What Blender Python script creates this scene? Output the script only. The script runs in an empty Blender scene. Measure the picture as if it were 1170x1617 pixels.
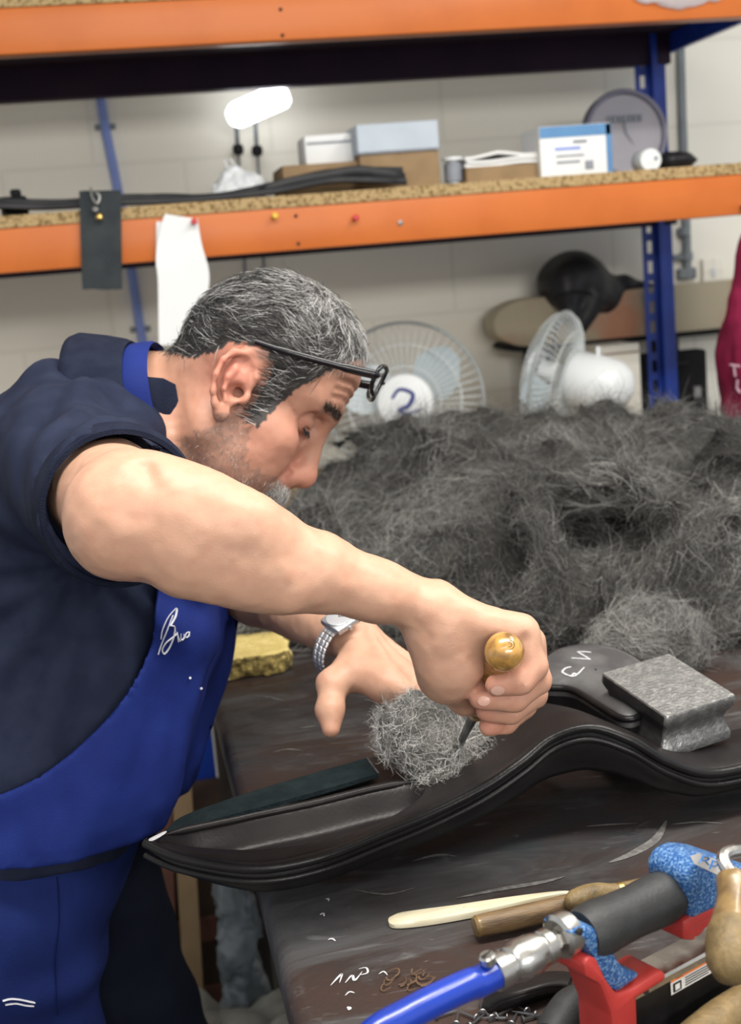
import bpy, bmesh, math, random
import numpy as np
from mathutils import Matrix, Vector
from mathutils.bvhtree import BVHTree

random.seed(7)
rng = np.random.default_rng(7)
scene = bpy.context.scene
COL = scene.collection

# ---------------------------------------------------------------- camera
FPX, CX, CY = 2100.0, 585.0, 808.5
YAW, PITCH, ROLL = math.radians(10.2), math.radians(10.35), math.radians(4.75)
CAM = np.array([0.0, 0.0, 1.42])
_F = np.array([math.sin(YAW) * math.cos(PITCH), math.cos(YAW) * math.cos(PITCH), -math.sin(PITCH)])
_R = np.array([math.cos(YAW), -math.sin(YAW), 0.0])
_U = np.cross(_R, _F)
RX = math.cos(ROLL) * _R - math.sin(ROLL) * _U
UP = math.sin(ROLL) * _R + math.cos(ROLL) * _U
FW = _F
cd = bpy.data.cameras.new('camera')
cam = bpy.data.objects.new('camera', cd)
COL.objects.link(cam)
cam.matrix_world = Matrix(((RX[0], UP[0], -FW[0], CAM[0]), (RX[1], UP[1], -FW[1], CAM[1]),
                           (RX[2], UP[2], -FW[2], CAM[2]), (0, 0, 0, 1)))
cd.sensor_fit = 'HORIZONTAL'
cd.sensor_width = 36.0
cd.lens = FPX / 1170.0 * 36.0
cd.clip_start = 0.05
cd.dof.use_dof = True
cd.dof.focus_distance = 1.02
cd.dof.aperture_fstop = 12.0
scene.camera = cam

# ---------------------------------------------------------------- world, lamps, exposure
world = bpy.data.worlds.new('world')
scene.world = world
world.use_nodes = True
world.node_tree.nodes['Background'].inputs[0].default_value = (0.93, 0.96, 1.0, 1)
world.node_tree.nodes['Background'].inputs[1].default_value = 0.80

def area(name, loc, target, sx, sy, power, col=(1.0, 0.96, 0.90)):
    l = bpy.data.lights.new(name, 'AREA')
    l.shape = 'RECTANGLE'; l.size = sx; l.size_y = sy; l.energy = power; l.color = col
    o = bpy.data.objects.new(name, l)
    COL.objects.link(o)
    o.location = loc
    d = Vector(target) - Vector(loc)
    o.rotation_euler = d.to_track_quat('-Z', 'Y').to_euler()
    return o
# ceiling tube fittings: over the bench front, over the right and behind the camera, then an added wall fill
area('ceiling_tube_lamp', (0.35, 0.75, 2.62), (0.35, 0.751, 0), 1.5, 0.22, 48)
area('ceiling_tube_lamp', (1.45, 1.0, 2.62), (1.45, 1.001, 0), 0.25, 1.5, 30)
area('ceiling_tube_lamp', (-0.4, -0.9, 2.62), (-0.4, -0.9, 0), 1.5, 0.25, 16)
area('back_wall_fill', (0.9, -2.4, 2.15), (0.7, 3.4, 1.2), 2.4, 0.3, 75)  # unseen fill light, added behind the camera to brighten the back wall
scene.view_settings.view_transform = 'Standard'
scene.view_settings.look = 'None'
scene.view_settings.gamma = 1.0
scene.view_settings.use_curve_mapping = False
scene.view_settings.exposure = 0.02

# ---------------------------------------------------------------- pixel helpers (directions only)
def ray(px, py):
    return (px - CX) / FPX * RX - (py - CY) / FPX * UP + FW
def at(px, py, d):
    return CAM + ray(px, py) * d
def onZ(px, py, z):
    r = ray(px, py)
    return CAM + r * ((z - CAM[2]) / r[2])
def onY(px, py, y):
    r = ray(px, py)
    return CAM + r * (y / r[1])
def c2w(P):
    """camera coordinates (right, up, depth) to world"""
    P = np.asarray(P, float)
    return CAM + P[..., 0:1] * RX + P[..., 1:2] * UP + P[..., 2:3] * FW
def w2c(P):
    v = np.asarray(P, float) - CAM
    return np.stack([v @ RX, v @ UP, v @ FW], -1)
def C(px, py, d):
    return np.array([(px - CX) / FPX * d, -(py - CY) / FPX * d, d])

# ---------------------------------------------------------------- noise
def _hash(i, j, k, seed):
    n = (i * 374761393 + j * 668265263 + k * 2147483647 + seed * 1274126177) & 0xFFFFFFFF
    n = ((n ^ (n >> 13)) * 1274126177) & 0xFFFFFFFF
    n = n ^ (n >> 16)
    return (n & 0xFFFF) / 65535.0
def vnoise(P, seed=0):
    P = np.asarray(P, float)
    I = np.floor(P).astype(np.int64)
    f = P - I
    f = f * f * f * (f * (f * 6 - 15) + 10)
    x, y, z = I[..., 0], I[..., 1], I[..., 2]
    a, b, c = f[..., 0], f[..., 1], f[..., 2]
    def h(dx, dy, dz):
        return _hash(x + dx, y + dy, z + dz, seed)
    x00 = h(0,0,0) * (1-a) + h(1,0,0) * a
    x10 = h(0,1,0) * (1-a) + h(1,1,0) * a
    x01 = h(0,0,1) * (1-a) + h(1,0,1) * a
    x11 = h(0,1,1) * (1-a) + h(1,1,1) * a
    y0 = x00 * (1-b) + x10 * b
    y1 = x01 * (1-b) + x11 * b
    return (y0 * (1-c) + y1 * c) * 2 - 1
def fbm(P, octs=4, seed=0):
    P = np.asarray(P, float)
    s, a, t = 0.0, 1.0, 0.0
    for o in range(octs):
        s = s + a * vnoise(P * (2 ** o) + 17.3 * o, seed + o); t += a; a *= 0.5
    return s / t

# ---------------------------------------------------------------- materials
MATS = {}
def mat(name, col=(.5,.5,.5), rough=.5, metal=0., col2=None, scale=20., mix=(.4,.65), bump=0., bscale=None,
        detail=6., stretch=(1,1,1), attr=False, sss=0., spec=.5, alpha=1., trans=0., emit=None, sheen=0., coat=0.,
        rough2=None, aux=None, ior=1.45):
    m = bpy.data.materials.new(name); m.use_nodes = True
    nt = m.node_tree; b = nt.nodes['Principled BSDF']; L = nt.links
    def I(k): return b.inputs[k]
    I('Base Color').default_value = (*col, 1); I('Roughness').default_value = rough; I('Metallic').default_value = metal
    I('Specular IOR Level').default_value = spec; I('IOR').default_value = ior
    if alpha < 1: I('Alpha').default_value = alpha
    if trans: I('Transmission Weight').default_value = trans
    if sheen: I('Sheen Weight').default_value = sheen
    if coat: I('Coat Weight').default_value = coat; I('Coat Roughness').default_value = .15
    if sss:
        I('Subsurface Weight').default_value = sss; I('Subsurface Radius').default_value = (1.0, .35, .2); I('Subsurface Scale').default_value = .006
    if emit:
        I('Emission Color').default_value = (*emit[:3], 1); I('Emission Strength').default_value = emit[3]
    tc = nt.nodes.new('ShaderNodeTexCoord'); mp = nt.nodes.new('ShaderNodeMapping')
    mp.inputs['Scale'].default_value = stretch; L.new(tc.outputs['Object'], mp.inputs['Vector'])
    base = None
    if attr:
        at_ = nt.nodes.new('ShaderNodeAttribute'); at_.attribute_name = 'Col'; base = at_.outputs['Color']
    if col2 is not None or rough2 is not None:
        nz = nt.nodes.new('ShaderNodeTexNoise'); nz.inputs['Scale'].default_value = scale; nz.inputs['Detail'].default_value = detail
        L.new(mp.outputs[0], nz.inputs['Vector'])
        rp = nt.nodes.new('ShaderNodeMapRange'); rp.inputs['From Min'].default_value = mix[0]; rp.inputs['From Max'].default_value = mix[1]
        L.new(nz.outputs['Fac'], rp.inputs['Value'])
        if col2 is not None:
            mx = nt.nodes.new('ShaderNodeMix'); mx.data_type = 'RGBA'
            L.new(rp.outputs[0], mx.inputs['Factor'])
            if attr:
                mx.blend_type = 'MULTIPLY'; mx.inputs[7].default_value = (*col2, 1); L.new(base, mx.inputs[6])
            else:
                mx.inputs[6].default_value = (*col, 1); mx.inputs[7].default_value = (*col2, 1)
            base = mx.outputs[2]
        if rough2 is not None:
            r2 = nt.nodes.new('ShaderNodeMapRange'); r2.inputs['To Min'].default_value = rough; r2.inputs['To Max'].default_value = rough2
            L.new(rp.outputs[0], r2.inputs['Value']); L.new(r2.outputs[0], I('Roughness'))
    if aux:
        base = aux(nt, mp, base if base else None, b)
    if base is not None: L.new(base, I('Base Color'))
    if bump:
        nb = nt.nodes.new('ShaderNodeTexNoise'); nb.inputs['Scale'].default_value = bscale or scale * 4; nb.inputs['Detail'].default_value = 5
        L.new(mp.outputs[0], nb.inputs['Vector'])
        bp = nt.nodes.new('ShaderNodeBump'); bp.inputs['Strength'].default_value = bump; bp.inputs['Distance'].default_value = .004
        L.new(nb.outputs['Fac'], bp.inputs['Height']); L.new(bp.outputs[0], I('Normal'))
    MATS[name] = m
    return m

# ---------------------------------------------------------------- things and parts
TM = {}
def tag(o, label=None, cat=None, group=None, kind=None):
    if label: o['label'] = label
    if cat: o['category'] = cat
    if group: o['group'] = group
    if kind: o['kind'] = kind
    return o
def thing(name, label, cat, loc=(0,0,0), R=None, group=None, kind=None):
    o = bpy.data.objects.new(name, None); COL.objects.link(o)
    o.empty_display_size = .05
    M = Matrix.Translation(Vector([float(v) for v in loc]))
    if R is not None: M = M @ Matrix(R).to_4x4()
    o.matrix_world = M
    TM[o.name] = M
    return tag(o, label, cat, group, kind)
def frame(xa, ya, za):
    return Matrix([[float(xa[i]), float(ya[i]), float(za[i])] for i in range(3)])
def rotz(a):
    return Matrix.Rotation(a, 3, 'Z')
def unit(v):
    v = np.asarray(v, float); return v / np.linalg.norm(v)

def fast_mesh(name, V, faces, smooth=True, cols=None, mats=None):
    """V (n,3) array, faces (m,3|4) int array"""
    me = bpy.data.meshes.new(name)
    V = np.ascontiguousarray(V, np.float32); faces = np.ascontiguousarray(faces, np.int32)
    m, k = faces.shape
    me.vertices.add(len(V)); me.vertices.foreach_set('co', V.ravel())
    me.loops.add(m * k); me.loops.foreach_set('vertex_index', faces.ravel())
    me.polygons.add(m)
    me.polygons.foreach_set('loop_start', np.arange(0, m * k, k, dtype=np.int32))
    me.polygons.foreach_set('use_smooth', np.full(m, smooth))
    me.update(calc_edges=True); me.validate()
    if cols is not None:
        a = me.attributes.new('Col', 'FLOAT_COLOR', 'POINT')
        c4 = np.ones((len(V), 4), np.float32); c4[:, :3] = cols
        a.data.foreach_set('color', c4.ravel())
    return me

def link(name, me, material, parent=None, world=False):
    o = bpy.data.objects.new(name, me); COL.objects.link(o)
    if material is not None and len(me.materials) == 0:
        me.materials.append(MATS[material] if isinstance(material, str) else material)
    if parent is not None:
        root = parent
        while root.parent is not None: root = root.parent
        if world and root.name in TM: me.transform(TM[root.name].inverted())
        o.parent = parent
    return o

class MB:
    def __init__(s): s.v = []; s.f = []
    def add(s, V, Fs):
        n = len(s.v); s.v.extend([tuple(map(float, p)) for p in V]); s.f.extend([tuple(int(i) + n for i in f) for f in Fs]); return s
    def box(s, c, size, R=None, bev=0., seg=1):
        bm = bmesh.new(); bmesh.ops.create_cube(bm, size=1.0)
        bmesh.ops.scale(bm, vec=Vector(size), verts=bm.verts)
        if bev: bmesh.ops.bevel(bm, geom=list(bm.edges), offset=min(bev, min(size) * .49), segments=seg, profile=.5, affect='EDGES')
        if R is not None: bmesh.ops.transform(bm, matrix=Matrix(R).to_4x4(), verts=bm.verts)
        bmesh.ops.translate(bm, vec=Vector([float(x) for x in c]), verts=bm.verts)
        return s._bm(bm)
    def _bm(s, bm):
        bm.verts.index_update()
        s.add([v.co for v in bm.verts], [[v.index for v in f.verts] for f in bm.faces]); bm.free(); return s
    def prism(s, poly, t, M=None, bev=0., seg=1):
        """polygon (x,z) extruded over y by t, centred"""
        bm = bmesh.new()
        a = [bm.verts.new((p[0], -t/2, p[1])) for p in poly]
        b = [bm.verts.new((p[0], t/2, p[1])) for p in poly]
        n = len(poly)
        bm.faces.new(a); bm.faces.new(b[::-1])
        for i in range(n): bm.faces.new((a[i], b[i], b[(i+1) % n], a[(i+1) % n]))
        bmesh.ops.recalc_face_normals(bm, faces=bm.faces)
        if bev: bmesh.ops.bevel(bm, geom=list(bm.edges), offset=bev, segments=seg, profile=.5, affect='EDGES', clamp_overlap=True)
        if M is not None: bmesh.ops.transform(bm, matrix=M, verts=bm.verts)
        return s._bm(bm)
    def tube(s, pts, r, n=8, cap=True, flat=1.0, upv=None, closed=False):
        P = np.asarray(pts, float); m = len(P)
        r = np.full(m, r) if np.isscalar(r) else np.asarray(r, float)
        T = np.gradient(P, axis=0) if not closed else (np.roll(P, -1, 0) - np.roll(P, 1, 0))
        T /= np.linalg.norm(T, axis=1)[:, None] + 1e-12
        u = np.array(upv if upv is not None else ((0,0,1) if abs(T[0][2]) < .9 else (1,0,0)), float)
        V = []
        for i in range(m):
            u = u - T[i] * (u @ T[i]); u /= np.linalg.norm(u) + 1e-12
            w = np.cross(T[i], u)
            for k in range(n):
                a = 2 * math.pi * k / n
                V.append(P[i] + r[i] * (math.cos(a) * w + math.sin(a) * u * flat))
        Fs = []
        for i in range(m if closed else m - 1):
            j = (i + 1) % m
            for k in range(n):
                k2 = (k + 1) % n
                Fs.append((i*n+k, i*n+k2, j*n+k2, j*n+k))
        if cap and not closed:
            Fs.append(tuple(range(n))[::-1]); Fs.append(tuple((m-1)*n + k for k in range(n)))
        return s.add(V, Fs)
    def lathe(s, prof, n=24, o=(0,0,0), ax=(0,0,1), ref=None):
        ax = unit(ax); o = np.asarray(o, float)
        u = np.array(ref if ref is not None else ((1,0,0) if abs(ax[0]) < .9 else (0,1,0)), float)
        u = unit(u - ax * (u @ ax)); w = np.cross(ax, u)
        V = []; m = len(prof)
        for (r, z) in prof:
            for k in range(n):
                a = 2 * math.pi * k / n
                V.append(o + ax * z + max(r, 1e-5) * (math.cos(a) * u + math.sin(a) * w))
        Fs = [(i*n+k, i*n+(k+1) % n, (i+1)*n+(k+1) % n, (i+1)*n+k) for i in range(m-1) for k in range(n)]
        Fs.append(tuple(range(n))[::-1]); Fs.append(tuple((m-1)*n + k for k in range(n)))
        return s.add(V, Fs)
    def grid(s, P, cu=False, cv=False):
        P = np.asarray(P, float); a, b = P.shape[:2]
        Fs = [(i*b+j, ((i+1) % a)*b+j, ((i+1) % a)*b+(j+1) % b, i*b+(j+1) % b)
              for i in range(a if cu else a-1) for j in range(b if cv else b-1)]
        return s.add(P.reshape(-1, 3), Fs)
    def build(s, name, material, parent=None, world=False, smooth=35., fix=True):
        me = bpy.data.meshes.new(name); me.from_pydata(s.v, [], s.f); me.update()
        if fix:
            bm = bmesh.new(); bm.from_mesh(me); bmesh.ops.recalc_face_normals(bm, faces=bm.faces); bm.to_mesh(me); bm.free()
        if smooth:
            me.polygons.foreach_set('use_smooth', np.ones(len(me.polygons), bool))
            if smooth < 180: me.set_sharp_from_angle(angle=math.radians(smooth))
        return link(name, me, material, parent, world)

def spline(pts, n, closed=False):
    """Catmull-Rom through pts, n samples"""
    P = np.asarray(pts, float); m = len(P)
    t = np.linspace(0, m if closed else m - 1, n, endpoint=not closed)
    i = np.floor(t).astype(int)
    if not closed: i = np.minimum(i, m - 2)
    f = (t - i)[:, None]
    def g(k):
        return P[k % m] if closed else P[np.clip(k, 0, m - 1)]
    a, b, c, d = g(i - 1), g(i), g(i + 1), g(i + 2)
    return .5 * ((2*b) + (-a + c) * f + (2*a - 5*b + 4*c - d) * f**2 + (-a + 3*b - 3*c + d) * f**3)

def ribbons(paths, width, cols=None, r=None):
    """paths (N,M,3): N flat tapering fibres in one mesh. returns V, faces, colours"""
    r = r or rng
    N, M, _ = paths.shape
    T = np.gradient(paths, axis=1)
    rd = r.normal(size=(N, 1, 3))
    S = np.cross(T, rd); S /= np.linalg.norm(S, axis=2)[..., None] + 1e-9
    w = np.asarray(width, float).reshape(-1, 1, 1) * np.linspace(1, .25, M)[None, :, None] * .5
    V = np.stack([paths - S * w, paths + S * w], 2).reshape(-1, 3)
    base = (np.arange(N) * M * 2)[:, None] + (np.arange(M - 1) * 2)[None]
    b = base.ravel()
    F_ = np.stack([b, b + 1, b + 3, b + 2], 1)
    c = None if cols is None else np.repeat(cols, M * 2, axis=0)
    return V, F_, c

# ---------------------------------------------------------------- implicit surfaces (sparse surface nets)
def _smin(a, b, k):
    if k <= 0: return np.minimum(a, b)
    h = np.maximum(k - np.abs(a - b), 0) / k
    return np.minimum(a, b) - h * h * k * .25
class SDF:
    def __init__(s): s.p = []; s.disp = None; s.post = None
    def cone(s, a, ra, b, rb, k=.01, sub=False):
        s.p.append(('c', np.array(a, float), np.array(b, float), ra, rb, k, sub)); return s
    def chain(s, pts, rs, k=.01, k0=None):
        for i in range(len(pts) - 1):
            s.cone(pts[i], rs[i], pts[i+1], rs[i+1], (k0 if (k0 is not None and i == 0) else k))
        return s
    def ell(s, c, r, R=None, k=.01, sub=False):
        r = np.full(3, r) if np.isscalar(r) else np.array(r, float)
        s.p.append(('e', np.array(c, float), r, np.eye(3) if R is None else np.asarray(R, float), None, k, sub)); return s
    @staticmethod
    def one(q, P):
        if q[0] == 'c':
            _, a, b, ra, rb, k, sub = q
            ba = b - a; pa = P - a
            h = np.clip(pa @ ba / (ba @ ba + 1e-12), 0, 1)
            dd = pa - h[:, None] * ba
            return np.sqrt((dd * dd).sum(1)) - (ra + (rb - ra) * h)
        _, c, r, R, _, k, sub = q
        p = (P - c) @ R            # columns of R are the local axes
        k0 = np.sqrt(((p / r) ** 2).sum(1)); k1 = np.sqrt(((p / (r * r)) ** 2).sum(1)) + 1e-9
        return k0 * (k0 - 1) / k1
    def ev(s, P, idx=None):
        d = np.full(len(P), 1e3)
        for i, q in enumerate(s.p):
            if idx is not None and not idx[i]: continue
            e = s.one(q, P)
            d = -_smin(-d, e, q[5]) if q[6] else _smin(d, e, q[5])
        return d
    def full(s, P, idx=None):
        d = s.ev(P, idx)
        if s.disp is not None: d = d + s.disp(P)
        if s.post is not None: d = s.post(d, P)
        return d
    def bounds(s):
        lo = np.full(3, 1e9); hi = -lo
        for q in s.p:
            if q[6]: continue
            if q[0] == 'c':
                for e, r in ((q[1], q[3]), (q[2], q[4])): lo = np.minimum(lo, e - r); hi = np.maximum(hi, e + r)
            else: lo = np.minimum(lo, q[1] - q[2].max()); hi = np.maximum(hi, q[1] + q[2].max())
        return lo - .02, hi + .02
    def mesh(s, h, B=14, slack=.03, lo=None, hi=None):
        l0, h0 = s.bounds()
        lo = l0 if lo is None else np.asarray(lo, float); hi = h0 if hi is None else np.asarray(hi, float)
        nb = np.ceil((hi - lo) / (h * B)).astype(int)
        bi = np.stack(np.meshgrid(*[np.arange(n) for n in nb], indexing='ij'), -1).reshape(-1, 3)
        cen = lo + (bi + .5) * h * B
        R = h * B * .5 * 1.7321
        dc = s.full(cen)
        keep = np.abs(dc) < R * 1.35 + slack
        bi, cen = bi[keep], cen[keep]
        each = np.stack([s.one(q, cen) for q in s.p], 1) < R * 1.3 + slack + .03
        N = nb * B + 2
        g = np.arange(B + 1)
        loc = np.stack(np.meshgrid(g, g, g, indexing='ij'), -1)
        ids, pos, quads = [], [], []
        def gid(a): return (a[:, 0] * N[1] + a[:, 1]) * N[2] + a[:, 2]
        E = [(a, b) for a in range(8) for b in range(a + 1, 8) if bin(a ^ b).count('1') == 1]
        off = np.array([[(c >> 2) & 1, (c >> 1) & 1, c & 1] for c in range(8)])
        for q in range(len(bi)):
            base = bi[q] * B
            P = lo + (loc.reshape(-1, 3) + base) * h
            d = s.full(P, each[q]).reshape(B+1, B+1, B+1)
            sg = d < 0
            if sg.all() or not sg.any(): continue
            cnt = sum(sg[o[0]:o[0]+B, o[1]:o[1]+B, o[2]:o[2]+B].astype(np.int8) for o in off)
            act = np.argwhere((cnt > 0) & (cnt < 8))
            if len(act):
                D = np.stack([d[act[:, 0]+o[0], act[:, 1]+o[1], act[:, 2]+o[2]] for o in off], 1)
                acc = np.zeros((len(act), 3)); n = np.zeros(len(act))
                for a, b in E:
                    m = (D[:, a] < 0) != (D[:, b] < 0)
                    t = np.where(m, D[:, a] / (D[:, a] - D[:, b] + 1e-20), 0)
                    acc += np.where(m[:, None], off[a] + t[:, None] * (off[b] - off[a]), 0); n += m
                ids.append(gid(act + base)); pos.append(lo + (act + base + acc / n[:, None]) * h)
            for ax in range(3):
                o = np.zeros(3, int); o[ax] = 1
                a = sg[:B, :B, :B]; b = sg[o[0]:o[0]+B, o[1]:o[1]+B, o[2]:o[2]+B]
                e = np.argwhere(a != b)
                if not len(e): continue
                ins = a[e[:, 0], e[:, 1], e[:, 2]]
                e = e + base
                u = np.zeros(3, int); u[(ax+1) % 3] = 1
                v = np.zeros(3, int); v[(ax+2) % 3] = 1
                Q = np.stack([gid(e - u - v), gid(e - v), gid(e), gid(e - u)], 1)
                Q[~ins] = Q[~ins][:, ::-1]
                quads.append(Q)
        ids = np.concatenate(ids); pos = np.concatenate(pos); quads = np.concatenate(quads)
        ids, ui = np.unique(ids, return_index=True); pos = pos[ui]
        k = np.searchsorted(ids, quads); k = np.minimum(k, len(ids) - 1)
        ok = (ids[k] == quads).all(1)
        return pos, k[ok]

def relax(V, Fq, it=2, lam=.5):
    for _ in range(it):
        A = np.zeros_like(V); n = np.zeros(len(V))
        m = Fq.shape[1]
        for a in range(m):
            b = (a + 1) % m
            np.add.at(A, Fq[:, a], V[Fq[:, b]]); np.add.at(n, Fq[:, a], 1)
            np.add.at(A, Fq[:, b], V[Fq[:, a]]); np.add.at(n, Fq[:, b], 1)
        V = V + lam * (A / np.maximum(n, 1)[:, None] - V)
    return V
def vnormals(V, Fq):
    n = np.cross(V[Fq[:, 2]] - V[Fq[:, 0]], V[Fq[:, -1]] - V[Fq[:, 1]])
    N = np.zeros_like(V)
    for a in range(Fq.shape[1]): np.add.at(N, Fq[:, a], n)
    return N / (np.linalg.norm(N, axis=1)[:, None] + 1e-12)
def scatter(V, Fq, w, n, r=None):
    """n random points on the faces, weighted by w per face; returns points, face ids"""
    r = r or rng
    ar = np.linalg.norm(np.cross(V[Fq[:, 2]] - V[Fq[:, 0]], V[Fq[:, -1]] - V[Fq[:, 1]]), axis=1) * w
    f = r.choice(len(Fq), n, p=ar / ar.sum())
    a, b = r.random((2, n, 1))
    q = Fq[f]
    p = V[q[:, 0]] * (1-a) * (1-b) + V[q[:, 1]] * a * (1-b) + V[q[:, 2]] * a * b + V[q[:, 3]] * (1-a) * b
    return p, f
# ================================================================ materials
def painted_blocks(nt, mp, base, b):
    L = nt.links
    rot = nt.nodes.new('ShaderNodeMapping'); rot.inputs['Rotation'].default_value = (math.radians(90), 0, 0)
    tc = nt.nodes.new('ShaderNodeTexCoord'); L.new(tc.outputs['Object'], rot.inputs['Vector'])
    br = nt.nodes.new('ShaderNodeTexBrick'); br.inputs['Scale'].default_value = 1.0
    br.inputs['Brick Width'].default_value = .44; br.inputs['Row Height'].default_value = .215; br.inputs['Mortar Size'].default_value = .006
    br.inputs['Color1'].default_value = (.87, .85, .765, 1); br.inputs['Color2'].default_value = (.86, .84, .755, 1); br.inputs['Mortar'].default_value = (.81, .79, .71, 1)
    L.new(rot.outputs[0], br.inputs['Vector'])
    bp = nt.nodes.new('ShaderNodeBump'); bp.inputs['Strength'].default_value = .35; bp.inputs['Distance'].default_value = .004; bp.invert = True
    L.new(br.outputs['Fac'], bp.inputs['Height']); L.new(bp.outputs[0], b.inputs['Normal'])
    return br.outputs['Color']
mat('wall_paint', (.6, .56, .46), .75, aux=painted_blocks, spec=0.15)
mat('floor_concrete', (.11, .105, .085), .8, col2=(.17, .16, .13), scale=5, bump=.2, bscale=60)
mat('ceiling_white', (.7, .69, .65), .9, col2=(.66, .65, .61), scale=3)
mat('orange_paint', (.54, .145, .030), .38, col2=(.46, .115, .024), scale=7, mix=(.45, .8), spec=0.3)
mat('rack_blue', (.012, .05, .36), .35, col2=(.01, .035, .26), scale=14)
mat('chipboard', (.42, .30, .15), .85, col2=(.16, .10, .04), scale=170, mix=(.5, .62), bump=.3, bscale=300, spec=0.15)
mat('under_shelf_shade', (.026, .016, .032), .6, col2=(.034, .02, .036), scale=12, spec=0.15)  # dark purple standing in for the shade under the shelves
mat('screw_steel', (.35, .34, .32), .4, .9, col2=(.2, .2, .2), scale=60)
def bench_wear(nt, mp, base, b):
    L = nt.links
    # long drag scuffs: stretched noise, twice
    def layer(sc, rot, lo, hi, col, src, det=8., dist=0.):
        m2 = nt.nodes.new('ShaderNodeMapping'); m2.inputs['Scale'].default_value = sc; m2.inputs['Rotation'].default_value = (0, 0, rot)
        tc = nt.nodes.new('ShaderNodeTexCoord'); L.new(tc.outputs['Object'], m2.inputs['Vector'])
        n = nt.nodes.new('ShaderNodeTexNoise'); n.inputs['Scale'].default_value = 1; n.inputs['Detail'].default_value = det; n.inputs['Roughness'].default_value = .65
        n.inputs['Distortion'].default_value = dist
        L.new(m2.outputs[0], n.inputs['Vector'])
        r = nt.nodes.new('ShaderNodeMapRange'); r.inputs['From Min'].default_value = lo; r.inputs['From Max'].default_value = hi
        L.new(n.outputs['Fac'], r.inputs['Value'])
        x = nt.nodes.new('ShaderNodeMix'); x.data_type = 'RGBA'; L.new(r.outputs[0], x.inputs['Factor'])
        L.new(src, x.inputs[6]); x.inputs[7].default_value = (*col, 1)
        return x.outputs[2], r.outputs[0]
    c, _ = layer((5, 7, 5), .3, .45, .68, (.030, .033, .036), base)
    c, _ = layer((5, 13, 5), .45, .50, .70, (.070, .070, .072), c, dist=.8)
    c, _ = layer((9, 30, 9), .5, .60, .78, (.13, .13, .13), c, dist=1.2)
    c, _ = layer((14, 60, 14), -.35, .64, .80, (.20, .195, .19), c, dist=2.)
    c, _ = layer((60, 60, 60), 0, .70, .76, (.24, .23, .22), c)
    return c
mat('bench_hide', (.044, .027, .022), .42, col2=(.025, .020, .019), scale=6, aux=bench_wear, bump=.12, bscale=160, rough2=.62, spec=0.28)
mat('bench_side', (.03, .024, .022), .55, col2=(.045, .035, .03), scale=20, spec=0.15)
mat('cardboard', (.30, .205, .115), .8, col2=(.25, .17, .095), scale=18, spec=0.15)
mat('carton_grey', (.46, .52, .58), .6, col2=(.42, .48, .54), scale=12)
mat('white_paper', (.78, .79, .78), .7, col2=(.72, .73, .73), scale=9, spec=0.15)
mat('carton_blue', (.09, .24, .46), .5, col2=(.075, .20, .40), scale=14)
mat('white_plastic', (.72, .75, .76), .32, col2=(.66, .69, .71), scale=6)
mat('print_grey', (.25, .27, .31), .6, col2=(.2, .22, .26), scale=40)
mat('print_blue', (.02, .03, .18), .4, col2=(.03, .04, .2), scale=20)
mat('black_leather', (.012, .0125, .015), .42, col2=(.02, .02, .022), scale=30, bump=.15, bscale=220, spec=0.3)
mat('black_matte', (.010, .011, .012), .75, col2=(.016, .016, .017), scale=20, spec=0.15)
mat('swatch', (.028, .034, .038), .65, col2=(.04, .046, .05), scale=25, bump=.2, bscale=150, spec=0.15)
mat('pin_red', (.55, .03, .04), .3, col2=(.5, .02, .03), scale=20)
mat('pin_yellow', (.75, .50, .04), .3, col2=(.7, .45, .03), scale=20)
mat('brass', (.6, .42, .14), .3, .9, col2=(.5, .35, .1), scale=50)
mat('hose_pale', (.22, .30, .66), .5, col2=(.19, .27, .60), scale=12)
mat('conduit', (.20, .23, .25), .5, col2=(.16, .18, .2), scale=20)
mat('tube_light', (.9, .9, .9), .3, emit=(.97, .98, 1.0, 5.5))
mat('grey_disc', (.36, .35, .40), .5, col2=(.40, .39, .43), scale=8)
mat('grey_disc_rim', (.16, .16, .22), .5, col2=(.2, .2, .26), scale=8)
mat('board_wood', (.42, .37, .27), .6, col2=(.48, .24, .15), scale=4.5, mix=(.55, .7), spec=0.15)
mat('maroon', (.20, .012, .045), .85, col2=(.13, .008, .03), scale=14, bump=.2, bscale=200, spec=0.15)
mat('pale_print', (.55, .35, .42), .8, col2=(.5, .3, .38), scale=30)
mat('cage_wire', (.62, .66, .66), .35, col2=(.56, .6, .6), scale=20)
mat('fan_blade', (.50, .58, .62), .3, col2=(.46, .54, .58), scale=6, alpha=.92)
mat('clear_plastic', (.75, .78, .82), .12, col2=(.65, .68, .72), scale=9, alpha=.42, spec=.8)
mat('dusty_plastic', (.34, .34, .29), .3, col2=(.46, .46, .41), scale=6, alpha=.62)
mat('grey_bag_plastic', (.10, .12, .135), .25, col2=(.20, .225, .24), scale=14, alpha=.8)
mat('dark_carton', (.05, .035, .026), .8, col2=(.075, .05, .035), scale=8, spec=0.15)
mat('sponge', (.52, .40, .13), .95, col2=(.62, .50, .20), scale=60, bump=.8, bscale=180)
mat('sponge_dark', (.10, .075, .025), 1., col2=(.35, .26, .08), scale=110, bump=1., bscale=160)
mat('red_wood', (.14, .055, .035), .6, col2=(.1, .04, .028), scale=15, stretch=(1, 8, 1))

# ================================================================ room
mb = MB().box((.6, 3.46, 1.7), (7.0, .12, 3.4)); tag(mb.build('wall_back', 'wall_paint', smooth=0), 'cream painted blockwork wall behind the shelving', kind='structure')
mb = MB().box((.6, .4, -.05), (7.0, 6.1, .10)); tag(mb.build('floor', 'floor_concrete', smooth=0), 'grey-brown dusty workshop floor', kind='structure')
mb = MB().box((.6, .4, 3.45), (7.0, 6.1, .10)); tag(mb.build('ceiling', 'ceiling_white', smooth=0), 'plain white workshop ceiling', kind='structure')

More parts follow.
